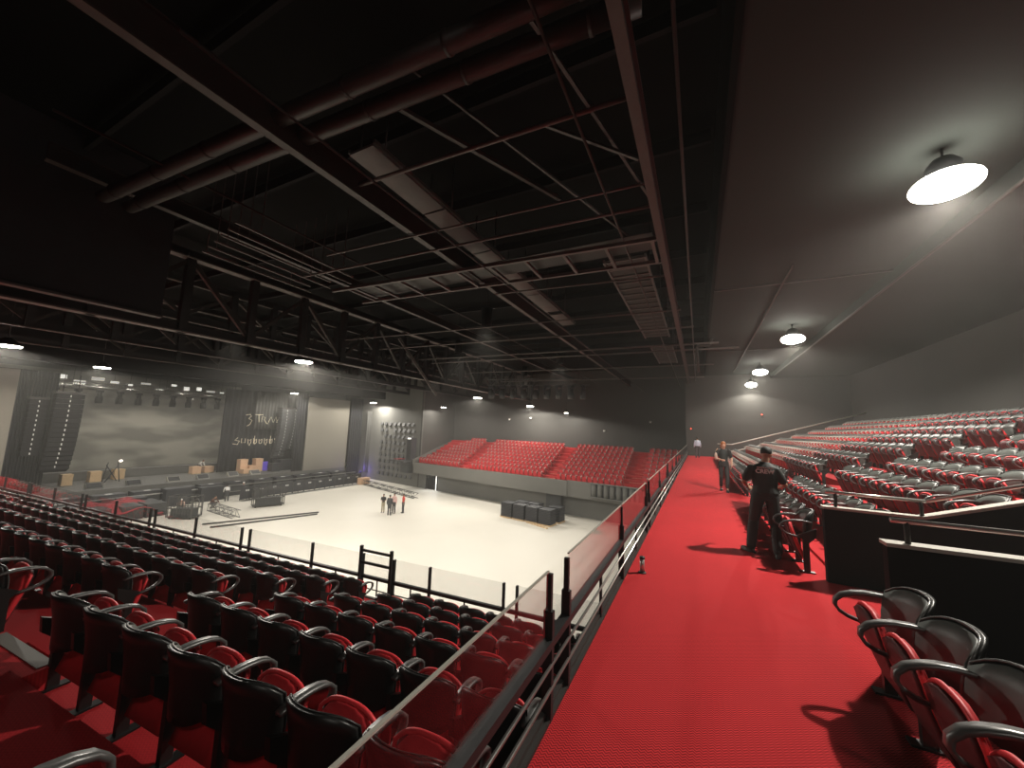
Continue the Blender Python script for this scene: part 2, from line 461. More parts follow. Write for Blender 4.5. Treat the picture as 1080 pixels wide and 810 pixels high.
def post_mesh(x):
    b = MB()
    b.add([(x + sx * .022, y, z) for (y, z) in ((.13, 0), (.20, 0), (.20, .43), (.25, .49), (.04, .60), (.05, .48), (.13, .40)) for sx in (-1, 1)],
          [tuple(range(0, 14, 2)), tuple(range(13, -1, -2))] + [(2 * i, 2 * i + 1, (2 * i + 3) % 14, (2 * i + 2) % 14) for i in range(7)])
    b.box(x - .04, .08, 0, x + .04, .26, .015)
    return b
HW = .245
shell = MB(); shell.sheet(back_grid(.40, .82, HW, 10, 5), .022, lambda i, j: (0, 1, 0))
shell_me = shell.mesh('back_shell', 'shell')
pad = MB(); pad.sheet(back_grid(.40, .80, HW - .012, 10, 4, .024), .022, lambda i, j: (0, 1, 0))
pad_me = {'b': pad.mesh('back_pad', 'shellg'), 'r': pad.mesh('back_pad_red', 'shellg')}
def rim_mesh(m):
    b = MB(); g = back_grid(.40, .82, HW, 14, 5)[-1]; P = [(x, y + .03, z - .004) for x, y, z in g]
    g2 = back_grid(.40, .82, HW, 14, 5)
    side = [(r[-1][0], r[-1][1] + .03, r[-1][2]) for r in reversed(g2[1:-1])]
    b.tube(P + side, .0075, 6); return b.mesh('back_rim', m)
rim_me = {'r': rim_mesh('shell'), 'b': rim_mesh('arm')}
def cushion_mesh(openq=False):
    b = MB(); g = []
    nx, nz = 6, 5
    for j in range(nz + 1):
        v = j / nz; row = []
        for i in range(nx + 1):
            u = -1 + 2 * i / nx
            hw = .215 * (1 - .12 * max(0, v - .7) / .3 * abs(u)) * (1 if v < .8 else (1 - .06 * (v - .8) / .2))
            L = .47 * v * (1 - .16 * abs(u) ** 3 * max(0, v - .4) / .6)
            if openq: row.append((u * hw, .14 + L, .43 - .02 * (1 - u * u)))
            else: row.append((u * hw, .15 + .15 * v + .02 * math.sin(PI * v), .15 + L * 1.10))
        g.append(row)
    off = (0, 0, -1) if openq else (0, 1, -.1)
    b.sheet(g, .045, lambda i, j: Vector(off) * (1 if 0 < i < nz else .7))
    return b.mesh('seat_cushion', 'cush')
cush_me = cushion_mesh(); cush_open = cushion_mesh(True)
def cush_pt(u, v, out=0.0):
    L = .47 * v * (1 - .16 * abs(u) ** 3 * max(0, v - .4) / .6)
    return (u * .215, .15 + .15 * v + .02 * math.sin(PI * v) + out, .15 + L * 1.10)
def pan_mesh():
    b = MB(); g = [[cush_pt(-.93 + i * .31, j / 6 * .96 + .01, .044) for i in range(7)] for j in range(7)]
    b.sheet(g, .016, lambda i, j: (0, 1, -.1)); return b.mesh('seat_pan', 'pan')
def edge_mesh():
    b = MB(); P = [cush_pt(-1, .70, .03), cush_pt(-1, .85, .03)] + [cush_pt(-1 + i / 6, 1, .03) for i in range(13)] + [cush_pt(1, .85, .03), cush_pt(1, .70, .03)]
    b.tube(P, .014, 6); return b.mesh('seat_piping', 'pipe')
edge_me = edge_mesh()
pan_me = pan_mesh()
SPC = .52
arm_me = {s_: arm_mesh(s_ * SPC / 2).mesh('armrest', 'arm') for s_ in (-1, 1)}
post_me = {s_: post_mesh(s_ * SPC / 2).mesh('standard', 'shell') for s_ in (-1, 1)}
def seat_proto(rim, both):
    r = bpy.data.objects.new('arena_seat', None)
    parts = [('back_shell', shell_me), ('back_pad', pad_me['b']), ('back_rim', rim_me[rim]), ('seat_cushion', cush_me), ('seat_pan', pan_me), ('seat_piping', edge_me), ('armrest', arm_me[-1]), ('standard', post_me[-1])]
    if both: parts += [('armrest', arm_me[1]), ('standard', post_me[1])]
    ch = []
    for n, me in parts:
        o = bpy.data.objects.new(n, me); o.parent = r; ch.append(o)
    return r, ch
PROTO = {(rm, bo): seat_proto(rm, bo) for rm in 'rb' for bo in (False, True)}
SEATS = []   # (pos, rz, rim, both, open, label, group)
def seat(pos, rz, rim, both, lab, grp, opn=False): SEATS.append((Vector(pos), rz, rim, both, lab, grp, opn))
# side tier, block beside the walkway (looks along +Y)
for k in range(-1, 6):
    z = -.39 - .36 * k
    nj = 7
    for j in range(nj):
        rown = {-1: 'rearmost row', 0: 'second row from the back'}.get(k, f'{ordn(k + 2)} row from the back')
        seat(SP(-1.80 + .545 * j, .95 * k + (-.10 if k < 0 else 0), z), TH, 'r', j == nj - 1, f'tip-up seat {ordn(j + 1)} from the aisle, {rown}, block beside walkway glass',
             'seats between the aisle and the walkway glass', k == -1 and j < 3)
# side tier, blocks beyond the aisle
for k in range(-1, 6):
    z = -.39 - .36 * k
    for j in range(64):
        if 26 <= j <= 28: continue
        n = j + 1 if j < 26 else j - 28
        blk = 'beyond the nearer aisle' if j < 26 else 'beyond the farther aisle'
        rown = 'rearmost row' if k == -1 else f'{ordn(k + 2)} row from the back'
        seat(SP(-3.55 - SPC * j, .95 * k, z), TH, 'r', j in (0, 29), f'tip-up seat {ordn(n)} {blk}, {rown} of the side tier', 'side tier seats beyond the aisle')
# rear tier (looks along -X); local +Y -> world -X : rotation +90deg
for i, (x, zt) in enumerate(zip(RX, RT)):
    z = zt - .82
    ys = []
    if i == 0:
        for j in range(5): ys.append((3.66 - .49 * j, 'near', j))
    y0 = {0: 6.95, 1: 6.85}.get(i, 6.9)
    y = y0; j = 0
    while y < 12.4: ys.append((y, 'mid', j)); y += .5; j += 1
    y = 14.1; j = 0
    while y < 33: ys.append((y, 'far', j)); y += .5; j += 1
    for y, blk, j in ys:
        z_ = 0 if i == 0 else z
        both = (j == 0)
        rown = 'front row' if i == 0 else ordn(i + 1) + ' row'
        lab = {'near': f'black tip-up seat, {ordn(j + 1)} from the entry well, row beside the bottom of the walkway',
               'mid': f'black tip-up seat, {ordn(j + 1)} from the entry well, {rown} of the rear stand',
               'far': f'black tip-up seat, {ordn(j + 1)} beyond the rear stand aisle, {rown}'}[blk]
        seat((x - (.09 if blk == 'near' else 0), y, z_), PI / 2, 'b', both or (blk == 'near' and j == 0), lab, {'near': 'seats below the entry well', 'mid': 'rear stand seats by the entry well', 'far': 'rear stand seats beyond the aisle'}[blk])
# far stand (looks along -Y)
THF = math.atan(-.15)
for k in range(NR - 1):
    z = FS0 + .31 * k
    for x in np.arange(-31.2, -1.4, .52):
        a1 = -23.9 - .35 * k * .3; a2 = -13.0; a3 = -5.2
        if any(abs(x - a) < .75 for a in (a1 + .2, a2, a3)): continue
        if x < -31.4 + .45 * k: continue
        seat((x, farline(x) - OV + .84 * k + .72, z), PI + THF, 'r', False, 'red and black seat in the far stand', 'far stand seats')
vis = []
for idx, S in enumerate(SEATS):
    q = cam_depth(S[0] + Vector((0, 0, .6)))
    if q and ((-40 < q[1] < 1110 and -20 < q[2] < 850) or (q[0] < 3 and -160 < q[1] < 1300 and q[2] < 1150)): vis.append((q[0], idx, q))
vis.sort()
near = []; rest = []
for d, idx, q in vis: (near if len(near) < 300 else rest).append(idx)
for idx in near:
    pos, rz, rim, both, lab, grp, opn = SEATS[idx]
    r0, ch = PROTO[(rim, both)]
    r = r0.copy(); COL.objects.link(r); r.location = pos; r.rotation_euler = (0, 0, rz)
    tag(r, lab, 'seat', grp)
    for c0 in ch:
        c = c0.copy(); COL.objects.link(c); c.parent = r
        if opn and c0.data is cush_me: c.data = cush_open
        if opn and c0.data in (pan_me, edge_me): bpy.data.objects.remove(c)
# everything further away is one mass
def low_seat(b, far):
    sh = back_grid(.40, .82, HW, 4, 1); b.mi = 0
    b.sheet(sh, .03, lambda i, j: (0, 1, 0))
    b.mi = 1; b.box(-.2, .17, .18, .2, .27, .63)
    b.mi = 2
    P = [(.03, .67), (.2, .70), (.37, .655), (.405, .59), (.33, .495), (.2, .46)]
    for (y0, z0), (y1, z1) in zip(P, P[1:]): b.bar((-SPC / 2, y0, z0), (-SPC / 2, y1, z1), .055, .024)
    b.mi = 0; b.box(-SPC / 2 - .02, .1, 0, -SPC / 2 + .02, .22, .5)
lo = MB(); low_seat(lo, False); LV = np.array([tuple(v) for v in lo.v]); LF = lo.f; LM = lo.m
allv = []; allf = []; allm = []; off = 0
lf = [list(f) for f in LF]
for idx in rest:
    pos, rz, rim, both, lab, grp, opn = SEATS[idx]
    c, s_ = math.cos(rz), math.sin(rz)
    V = LV @ np.array([[c, s_, 0], [-s_, c, 0], [0, 0, 1]]) + np.array(pos)
    allv.append(V); allf += [tuple(i + off for i in f) for f in lf]
    far = 3 if (grp == 'far stand seats') else 0
    allm += [far if (m == 0 and far) else m for m in LM]; off += len(LV)
if allv:
    me = bpy.data.meshes.new('distant_seating'); me.from_pydata(np.concatenate(allv).tolist(), [], allf)
    MT['shellfar'] = mat('dark_red_seat_back', (.36, .025, .03), .6)
    for m in ('shellg', 'cush', 'capg', 'shellfar'): me.materials.append(MT[m])  # distant armrests take the pale cap grey: their highlights are put into colour
    me.polygons.foreach_set('material_index', allm); me.update()
    o = bpy.data.objects.new('distant_seating', me); COL.objects.link(o)
    tag(o, 'rows of small red and black seats filling the far and upper stands', 'seating', None, 'stuff')
print('SEATS', len(SEATS), 'visible', len(vis), 'objects', len(near), 'mass', len(rest))

# foot rail: aisle steps with grey nosings
st = empty('aisle_steps', SP(-2.6, 0, 0), TH, 'red carpeted aisle steps with pale grey nosings between the side blocks', 'steps')
for k in range(-1, 6):
    z = -.39 - .36 * k
    b = MB(); b.box(-.55, .95 * k + .33, z, .55, .95 * k + .80, z + .012)
    b.box(-.55, .95 * k - .14, z, .55, .95 * k + .17, z + .18)
    s1 = b.build('step', 'carpet2', st)
    b = MB(); b.box(-.5, .95 * k + .075, z + .18, .5, .95 * k + .172, z + .186)
    b.box(-.5, .95 * k + .71, z + .012, .5, .95 * k + .805, z + .018)
    b.build('nosing', 'nose', s1)
st = empty('aisle_steps', (0, 13.25, 0), 0, 'red carpeted aisle steps climbing the rear stand', 'steps')
for i in range(2, len(RT)):
    zp = RT[i] - .82; zq = RT[i - 1] - .82
    b = MB(); b.box(RX[i] - 1.12, -.5, zq, RX[i] - .8, .5, (zp + zq) / 2)
    s1 = b.build('step', 'carpet2', st)
    b = MB(); b.box(RX[i] - 1.13, -.5, (zp + zq) / 2, RX[i] - 1.09, .5, (zp + zq) / 2 + .006); b.build('nosing', 'nose', s1)
for xa, nm in ((-23.8, 'left'), (-13.0, 'middle'), (-5.2, 'right')):
    st = empty('aisle_steps', (xa, farline(xa) - OV, 0), THF, f'bright red aisle steps, {nm} of the three in the far stand', 'steps')
    for k in range(1, NR):
        z = FS0 + .31 * k
        b = MB(); b.box(-.5, .84 * k - .3, z - .31, .5, .84 * k, z - .15); s1 = b.build('step', 'carpet2', st)
        b = MB(); b.box(-.5, .84 * k - .31, z - .15, .5, .84 * k - .26, z - .143); b.build('nosing', 'tan', s1)

# ================================================================== BALUSTRADES
bal = empty('glass_balustrade', (-.91, 0, 0), 0, 'long black railing with clear glass upper panels along the left edge of the red walkway', 'railing')
ys = [-1.9, .4, 2.46, 2.82, 5.03, 7.5, 7.95, 10.2, 12.6, 13.05, 15.3, 17.7, 18.15, 20.4, 22.8, 23.25, 25.5, 27.9, 28.35, 30.6, 33.0, 35.4]
for y in ys:
    b = MB(); b.box(-.032, y - .02, -.05, .032, y + .02, .66); b.box(-.018, y - .016, .6, .018, y + .016, .89)
    b.build('post', 'black', bal)
for y0, y1 in zip(ys, ys[1:]):
    if y1 - y0 < .6: continue
    b = MB(); b.box(-.006, y0 + .03, .48, .006, y1 - .03, .91); g_ = b.build('glass_panel', 'glass', bal)
    b = MB(); b.box(-.008, y0 + .03, .91, .008, y1 - .03, .918); b.build('glass_edge', 'capg', g_)
    ym = (y0 + y1) / 2
    b = MB(); b.box(-.012, ym - .015, 0, .012, ym + .015, .46); b.build('baluster', 'black', bal)
b = MB(); b.box(-.035, -2, .44, .035, 35.4, .49); b.build('top_rail', 'black', bal)
for z, r in ((.34, .012), (.20, .012)):
    b = MB(); b.tube([(.03, -2, z), (.03, 35.4, z)], r, 6); b.build('mid_rail', 'railw', bal)
b = MB(); b.box(-.04, -2, .0, -.0, 35.4, .05); b.box(0, -2, .0, .03, 35.4, .02); b.build('kerb', 'steelb', bal)
# front rail of the side tier
fr = empty('front_railing', SP(0, 5.58, z5), TH, 'black railing with clear glass above along the front of the side seating', 'railing')
sx = [1.75, -.10, -.38, -2.1, -3.05, -3.95, -5.6, -8.0, -8.35, -10.5, -12.7, -13.0, -15.2, -17.4, -17.7, -20, -22.2, -22.5, -25, -27.4, -27.7, -30]
for s_ in sx:
    tall = 1.02
    b = MB(); b.box(s_ - .022, -.03, 0, s_ + .022, .03, tall); b.build('post', 'black', fr)
for s0, s1 in zip(sx, sx[1:]):
    if s0 - s1 < .6: continue
    b = MB(); b.box(s1 + .04, -.006, .55, s0 - .04, .006, 1.02); b.build('glass_panel', 'glass', fr)
    sm_ = (s0 + s1) / 2; b = MB(); b.box(sm_ - .012, -.012, 0, sm_ + .012, .012, .55); b.build('baluster', 'black', fr)
b = MB(); b.box(-30, -.035, .50, 1.75, .035, .56); b.build('top_rail', 'black', fr)
for z in (.28,): b = MB(); b.tube([(-30, 0, z), (1.75, 0, z)], .012, 6); b.build('mid_rail', 'black', fr)
g2 = empty('aisle_gate', SP(-3.5, 5.50, z5), TH, 'small black raised gate frame behind the glass at the foot of the aisle', 'gate')
b = MB()
for s_ in (-.45, .42): b.box(s_ - .03, -.03, .0, s_ + .03, .03, 1.22)
b.build('post', 'black', g2)
for z in (1.12, .86): b = MB(); b.box(-.45, -.02, z - .025, .42, .02, z + .025); b.build('crossbar', 'black', g2)
# far end handrail of the rear stand
pr = empty('handrail', (1.9, 33.6, 0), 0, 'pale double handrail climbing along the far end of the rear stand', 'railing')
for dz in (.0, -.55):
    b = MB(); b.tube([(-.6, 0, 1.15 + dz), (.4, 0, 1.15 + dz), (9, 0, 3.9 + dz)], .05, 6); b.build('rail', 'capg', pr)
for x in (0, 2.2, 4.4, 6.6, 8.8):
    b = MB(); zt = 1.15 + max(0, x - .4) * .32; b.tube([(x, 0, zt - 1.1), (x, 0, zt)], .03, 6); b.build('post', 'steelb', pr)

b = MB(); b.tube([(0, 0, 0), (0, 0, .012)], .05, 16); o = empty('floor_bollard', (-.71, 5.42, 0), 0, 'small metal bollard standing on the red carpet by the railing', 'bollard')
b.build('base_plate', 'steelb', o)
b = MB(); b.tube([(0, 0, .012), (0, 0, .18)], .03, 16); b.build('shaft', 'railw', o)
b = MB(); b.tube([(0, 0, .18), (0, 0, .205)], .034, 16); b.build('cap', 'black', o)

# ================================================================== LAMPS
def spot(parent, loc, power, size, blend=.5, rad=.3, col=(1, .93, .82), rot=(0, 0, 0)):
    L = bpy.data.lights.new('beam', 'SPOT'); L.energy = power; L.spot_size = math.radians(size); L.spot_blend = blend
    L.shadow_soft_size = rad; L.color = col
    o = bpy.data.objects.new('beam', L); COL.objects.link(o); o.location = loc; o.rotation_euler = rot; o.parent = parent
    return o
def high_bay(pos, R, lab, grp, power, size, glow, rad, col=(1, .93, .82), drop=1.2):
    r = empty('high_bay_lamp', pos, 0, lab, 'lamp', grp)
    big = glow == 'lampw'; q_ = .5 if big else 1.0
    b = MB(); b.tube([(0, 0, .02), (0, 0, .10), (0, 0, .30), (0, 0, .42)], [R * 1.06 * q_, R * 1.0 * q_, R * .5, R * .3], 20); b.build('housing', 'black', r)
    b = MB()
    if big: b.ell((0, 0, -.06), R, R, .20, 24, 12)
    else: b.tube([(0, 0, -.03), (0, 0, .02)], [R * .96, R], 20)
    b.build('lens', glow, r)
    b = MB(); b.tube([(0, 0, .42), (0, 0, .42 + drop)], .02, 6); b.build('hanger', 'black', r)
    spot(r, (0, 0, -.32 if big else -.08), power, size, .35 if big else .15, rad, col)
    return r
for (y, n) in ((8.6, 'nearest and largest, glaring lamp above the upper right seats'), (20.3, 'second lamp from the camera in the row above the rear stand'),
               (30.4, 'third lamp from the camera in the row above the rear stand')):
    high_bay((3.9, y, 6.33), .45, 'round white ceiling ' + n if y > 9 else 'round white ' + n, 'lamps over the rear stand', WALK_W * (1 if y < 15 else .8 if y < 25 else .45), 160, 'lampw', .10, drop=.2)
high_bay((3.85, 35.0, 6.0), .40, 'smallest and farthest round lamp in the row above the rear stand', 'lamps over the rear stand', WALK_W * .2, 150, 'lampw', .1, drop=.5)
high_bay((3.9, -3.2, 6.33), .45, 'round white lamp over the rear seats behind the camera', 'lamps over the rear stand', WALK_W * .04, 160, 'lampw', .10, drop=.2)
FL = [((-19.1, 12.6, 5.0), .42, 'bright lamp hanging under the main roof truss in front of the stage drape'),
      ((-43.0, 27.6, 5.0), .40, 'lamp glowing above the black drape with the pale lettering'),
      ((-40.3, 37.2, 4.6), .40, 'lamp over the grey panelled corner wall, left of the loudspeaker'),
      ((-30.2, 39.8, 4.2), .32, 'small lamp over the left end of the far red seats'),
      ((-20.2, 32.2, 4.75), .42, 'bright lamp above the middle of the far red seats, left one of two'),
      ((-18.2, 41.0, 4.5), .42, 'bright lamp on the far wall above the red seats, right one of two'),
      ((-13.6, 41.0, 3.75), .2, 'faint small lamp, the rightmost above the far red seats'),
      ((-30.5, 4.8, 5.0), .48, 'bright lamp at the left edge above the pale screen panel'),
      ((-37.0, 9.9, 5.0), .42, 'bright lamp above the stage backdrop lights')]
for i, (p, R, lab) in enumerate(FL):
    pw = FLOOR_W * {0: 1.7, 6: .2, 3: .35, 5: .8, 1: .6, 2: .8, 7: 1.2, 8: .6}.get(i, 1)
    high_bay(p, R, lab, 'high bay lamps over the arena floor', pw, 168, 'lamp', .15, drop=8.6 - p[2])
# added fill lights between the trusses, hidden in housings, to brighten the floor
fill_cans = [(-8.5, 14, 6.9), (-8.5, 24, 6.9), (-13.5, 19, 6.9), (-25, 12, 7.2), (-25, 22, 7.2), (-25, 31, 7.2), (-33, 17, 7.2), (-33, 27, 7.2), (-13.5, 29, 6.9)]
for i, (x, y, z) in enumerate(fill_cans):
    r = empty('fill_light', (x, y, z), 0, f'added black can fill light above the arena floor, {ordn(i + 1)} of nine among the trusses', 'lamp', 'added fill lights among the roof trusses')
    b = MB(); n = 16
    vs = [(.24 * math.cos(2 * PI * k / n), .24 * math.sin(2 * PI * k / n), zz) for zz in (-.5, .3) for k in range(n)]
    b.add(vs, [(k, (k + 1) % n, n + (k + 1) % n, n + k) for k in range(n)] + [tuple(range(n, 2 * n))], True)
    b.build('can', 'black', r)
    b = MB(); b.tube([(0, 0, .3), (0, 0, 9 - z)], .015, 5); b.build('hanger', 'black', r)
    q_ = spot(r, (0, 0, -.52), FLOOR_W * .40, 100, .8, .3); q_.data.volume_factor = .03

# ================================================================== ROOF STEEL
def yb(x): return -x * 0.0
def steel_beam(name, x, z, y0, y1, w_, h, lab, m='steelb', mf='steel'):
    r = empty(name, (x, 0, z), 0, lab, 'beam')
    b = MB(); b.box(-w_ / 2, y0, 0, w_ / 2, y1, .03); b.build('bottom_flange', mf, r)
    b = MB(); b.box(-.02, y0, .03, .02, y1, h); b.box(-w_ / 2, y0, h, w_ / 2, y1, h + .03); b.build('web', m, r)
    return r
steel_beam('steel_beam', -6.3, 6.55, .6, 40, .17, .55, 'long brown-black steel beam crossing the ceiling from top left to the far wall')
steel_beam('steel_beam', -.70, 6.3, 1.5, 40, .15, .5, 'steel beam running straight above the glass railing to the far wall')
steel_beam('steel_beam', -12.6, 7.3, 2, 42, .2, .4, 'thin steel beam between the main roof truss and the long ceiling beam')
for i, (x, z, w_, lab) in enumerate([(-.15, 6.5, .05, 'thin vertical-looking conduit right of the beam above the railing'), (-5.0, 6.05, .04, 'thin pipe running beside the pale catwalk'),
                                     (-1.55, 6.5, .05, 'thin conduit left of the beam above the railing'), (-9.6, 6.9, .05, 'thin pipe running towards the far wall, left of the long beam')]):
    o = MB().tube([(x, 1.5, z), (x, 40, z)], w_ / 2, 6).build('conduit', 'steel'); tag(o, lab, 'pipe', 'thin pipes along the ceiling')
# round ducts across
for i, (y0, y1, r_, lab) in enumerate(((3.55, 2.9, .14, 'round dark duct crossing the ceiling, upper one of the pair'), (4.0, 3.35, .14, 'round dark duct crossing the ceiling, lower one of the pair'))):
    r = empty('air_duct', (0, 0, 0), 0, lab, 'duct', 'pair of round ducts')
    P = [(-.5, y0 + .05, 6.95), (-12.5, y1, 6.95)]
    MB().tube([P[0], P[1]], r_, 18).build('duct_pipe', 'duct', r)
    for t in np.linspace(.05, .95, 7):
        c = Vector(P[0]).lerp(Vector(P[1]), t); d = (Vector(P[1]) - Vector(P[0])).normalized() * .03
        MB().tube([c - d, c + d], r_ + .012, 18).build('joint_band', 'steelb', r)
# main truss
def y_truss(x, zb, zt, y0, y1, step, wch, lab, m='steelb', mp='black', mch='steell'):
    r = empty('roof_truss', (x, 0, 0), 0, lab, 'truss')
    for z, nm in ((zb, 'bottom_chord'), (zt, 'top_chord')):
        b = MB(); b.box(-wch / 2, y0, z, wch / 2, y1, z + .06); b.build(nm, mch, r)
        b = MB(); b.box(-.05, y0, z + .06, .05, y1, z + .38); b.build('chord_web', 'black', r)
    n = int((y1 - y0) / step)
    for i in range(n + 1):
        y = y0 + i * step
        b = MB(); b.box(-.14, y - .14, zb, .14, y + .14, zt + .2); b.build('post', mp, r)
        if i < n:
            b = MB(); a = (0, y, zb + .3) if i % 2 else (0, y, zt); c = (0, y + step, zt) if i % 2 else (0, y + step, zb + .3)
            b.bar(a, c, .16, .16); b.build('diagonal', m, r)
    return r
y_truss(-18.6, 5.2, 8.3, 2.0, 42, 2.5, .42, 'deep main roof truss of black posts and pale-edged chords across the middle of the ceiling')
y_truss(-27.5, 5.65, 8.3, 2.0, 42, 2.8, .34, 'second roof truss seen through the main truss', mch='steel')
y_truss(-35.0, 5.75, 8.3, 2.0, 40, 2.8, .3, 'third roof truss nearest to the stage header', mch='steel')
y_truss(-23.0, 6.6, 8.5, 2.0, 42, 2.2, .2, 'light upper roof truss between the main truss and the second one', mch='steel')
y_truss(-31.5, 6.2, 8.5, 2.0, 40, 2.4, .2, 'light upper roof truss between the second and third ones', mch='steel')
# horizontal ladder frame truss (slats)
r = empty('ladder_truss', (0, 0, 6.45), 0, 'flat ladder-like frame truss crossing between the long beam and the beam above the railing', 'truss')
for y0, y1 in ((8.45, 8.95), (9.75, 10.25)):
    MB().bar((-11.5, y0 - .05, 0), (-.8, y1, 0), .09, .09).build('chord', 'steell', r)
for i in range(10):
    x = -.9 - 1.1 * i; MB().bar((x, 8.93 + .045 * (x + .9), 0), (x, 10.23 + .045 * (x + .9), 0), .08, .08).build('rung', 'steell', r)
MB().box(-10.8, 8.9, .16, -.9, 9.8, .18).build('grating', 'steelb', r)
# rods across the ceiling (sprinkler pipes)
for i, (y0, y1, z, x0, x1, rr, lab) in enumerate([
    (6.5, 6.85, 6.51, -9.3, -.72, .025, 'thin pale pipe crossing above the ladder truss'),
    (7.3, 7.7, 6.55, -11.5, -.8, .035, 'pale pipe crossing just above the ladder truss'),
    (10.9, 11.4, 6.5, -6.3, -.7, .03, 'thin pipe crossing below the ladder truss'),
    (4.9, 5.1, 6.75, -6.2, -.7, .04, 'pipe crossing below the pair of ducts'),
    (14.2, 14.9, 6.5, -18, -.5, .03, 'first of the thin pipes crossing behind the ladder truss'),
    (16.8, 17.5, 6.5, -18, -.1, .04, 'second of the thin pipes crossing behind the ladder truss'),
    (20.5, 21, 6.5, -18, 1, .05, 'third of the thin pipes crossing behind the ladder truss'),
    (22, 22.5, 6.5, -18, 2, .05, 'fourth of the thin pipes crossing behind the ladder truss'),
    (27, 27.6, 6.5, -18, 1, .05, 'pipe crossing near the far end of the ceiling'),
    (33, 33.6, 6.5, -18, .5, .05, 'last pipe crossing before the far wall')]):
    o = MB().tube([(x0, y0, z), (x1, y1, z)], rr, 6).build('sprinkler_pipe', 'steell'); tag(o, lab, 'pipe', 'pipes across the ceiling')
# pale catwalk
r = empty('catwalk', (-6.25, 0, 7.55), 0, 'pale brown catwalk plank deck hung below the roof between the ducts and the ladder truss', 'catwalk')
for y0, y1 in ((4.9, 7.3), (7.36, 9.8), (9.86, 10.6), (11.6, 14), (14.06, 16.5), (17, 19)): MB().box(-.35, y0, 0, .35, y1, .06).build('deck_board', 'steell', r)
MB().box(-.40, 4.9, .06, -.34, 19, .14).box(.34, 4.9, .06, .40, 19, .14).build('edge_angle', 'steel', r)
for y in np.arange(5.2, 19, 2.4):
    for s_ in (-.38, .38): MB().tube([(s_, y, .06), (s_, y, 1.45)], .02, 6).build('hanger_rod', 'steelb', r)
# cable ladder with rungs near the walkway
for y0, y1, lab in ((11.2, 21.6, 'brown grated cable ladder left of the beam above the railing'), (24.2, 30, 'short farther piece of grated cable ladder beyond the first')):
    r = empty('cable_ladder', (-1.95, 0, 7.1), 0, lab, 'cable tray', 'cable ladders above the railing')
    for s_ in (-.62, .62): MB().box(s_ - .03, y0, 0, s_ + .03, y1, .12).build('side_rail', 'steell', r)
    for y in np.arange(y0 + .1, y1, .62): MB().box(-.6, y - .03, .02, .6, y + .03, .06).build('rung', 'steell', r)
    MB().box(-.6, y0, .07, .6, y1, .08).build('cable_bed', 'steelb', r)
    for y in (y0 + 1, (y0 + y1) / 2, y1 - 1): MB().tube([(.62, y, .1), (.62, y, 1.9)], .02, 5).build('hanger_rod', 'steelb', r)
# parallel bars rack (row of strip cables upper left)
for i in range(6):
    x = -10.2 - .55 * i; o = MB().bar((x, 4.6 + .1 * i, 6.7), (x - .1, 8.2 + .4 * (i % 2), 6.7), .05, .05).bar((x, 5.2, 6.7), (x, 5.2, 8.99), .02).bar((x - .08, 7.8, 6.7), (x - .08, 7.8, 8.99), .02).build('rigging_bar', 'steell')
    tag(o, f'pale thin rigging bar, {ordn(i + 1)} of six parallel bars left of the long beam', 'bar', 'parallel rigging bars')
# purlins
for i, y in enumerate(np.arange(3, 35, 3.0)):
    o = MB().bar((-40, y - .5, 8.75), (.4, y, 8.75), .10, .3).build('purlin', 'matt'); tag(o, f'dark roof purlin crossing high under the deck, {ordn(i + 1)} from the camera', 'beam', 'roof purlins')
# braces
for i, (a, c, w_, lab) in enumerate([((-2.2, 5.2, 6.9), (-.8, 6.0, 6.4), .05, 'short diagonal brace near the beam above the railing'),
                                    ((-4.6, 4.6, 8.4), (-1.3, 9.2, 6.6), .05, 'long thin diagonal rod above the catwalk end'),
                                    ((-1.9, 3.2, 7.0), (-.75, 7.4, 6.5), .05, 'thin rod slanting towards the beam above the railing'),
                                    ((-5.2, 4.6, 8.0), (-3.2, 8.8, 8.0), .09, 'dark slanting member right of the catwalk'),
                                    ((-18.6, 19, 7.8), (-17.0, 21.5, 4.0), .16, 'pale diagonal strut poking below the main truss')]):
    o = MB().bar(a, c, w_, w_).build('brace', 'steell' if i in (4,) else 'steel'); tag(o, lab, 'brace')
MB_ = MB().tube([(.75, 22.0, 6.98), (.6, 22.0, 6.6), (.05, 22.1, 6.62), (.0, 22.1, 6.5), (.05, 22.1, 5.2)], .07, 8)
tag(MB_.build('drain_pipe', 'steel'), 'bent brown drain pipe dropping right of the beam above the railing', 'pipe')
# black masking box, top left
b = MB(); b.box(-14.2, -3, 4.75, -14.0, 4.75, 9.0); b.box(-14.2, -3, 4.75, -14.0, 4.75, 4.80)
tag(b.build('masking_drape', 'drape'), 'large black masking drape hanging at the upper left', 'drape')
b = MB().box(-14.24, -3, 4.70, -13.96, 4.78, 4.76); tag(b.build('drape_batten', 'steel'), 'thin batten along the hem of the black masking drape', 'bar')
# soffit seams and small lights
for i, (x, lab) in enumerate(((5.28, 'conduit along the soffit edge beside the lamp row'), (2.6, 'thin conduit on the soffit left of the lamp row'))):
    tag(MB().tube([(x, 6 if i == 0 else 13, 6.55 if i == 0 else 6.9), (x, 34, 6.55 if i == 0 else 6.9)], .035, 6).build('conduit', 'steel'), lab, 'pipe', 'soffit conduits')
for i, y in enumerate((14.5, 25.5)):
    tag(MB().box(.6, y - .03, 6.9, 12, y + .03, 6.95).build('soffit_rib', 'steelb'), ('nearer' if i == 0 else 'farther') + ' thin rib crossing the dark soffit', 'beam', 'soffit ribs')
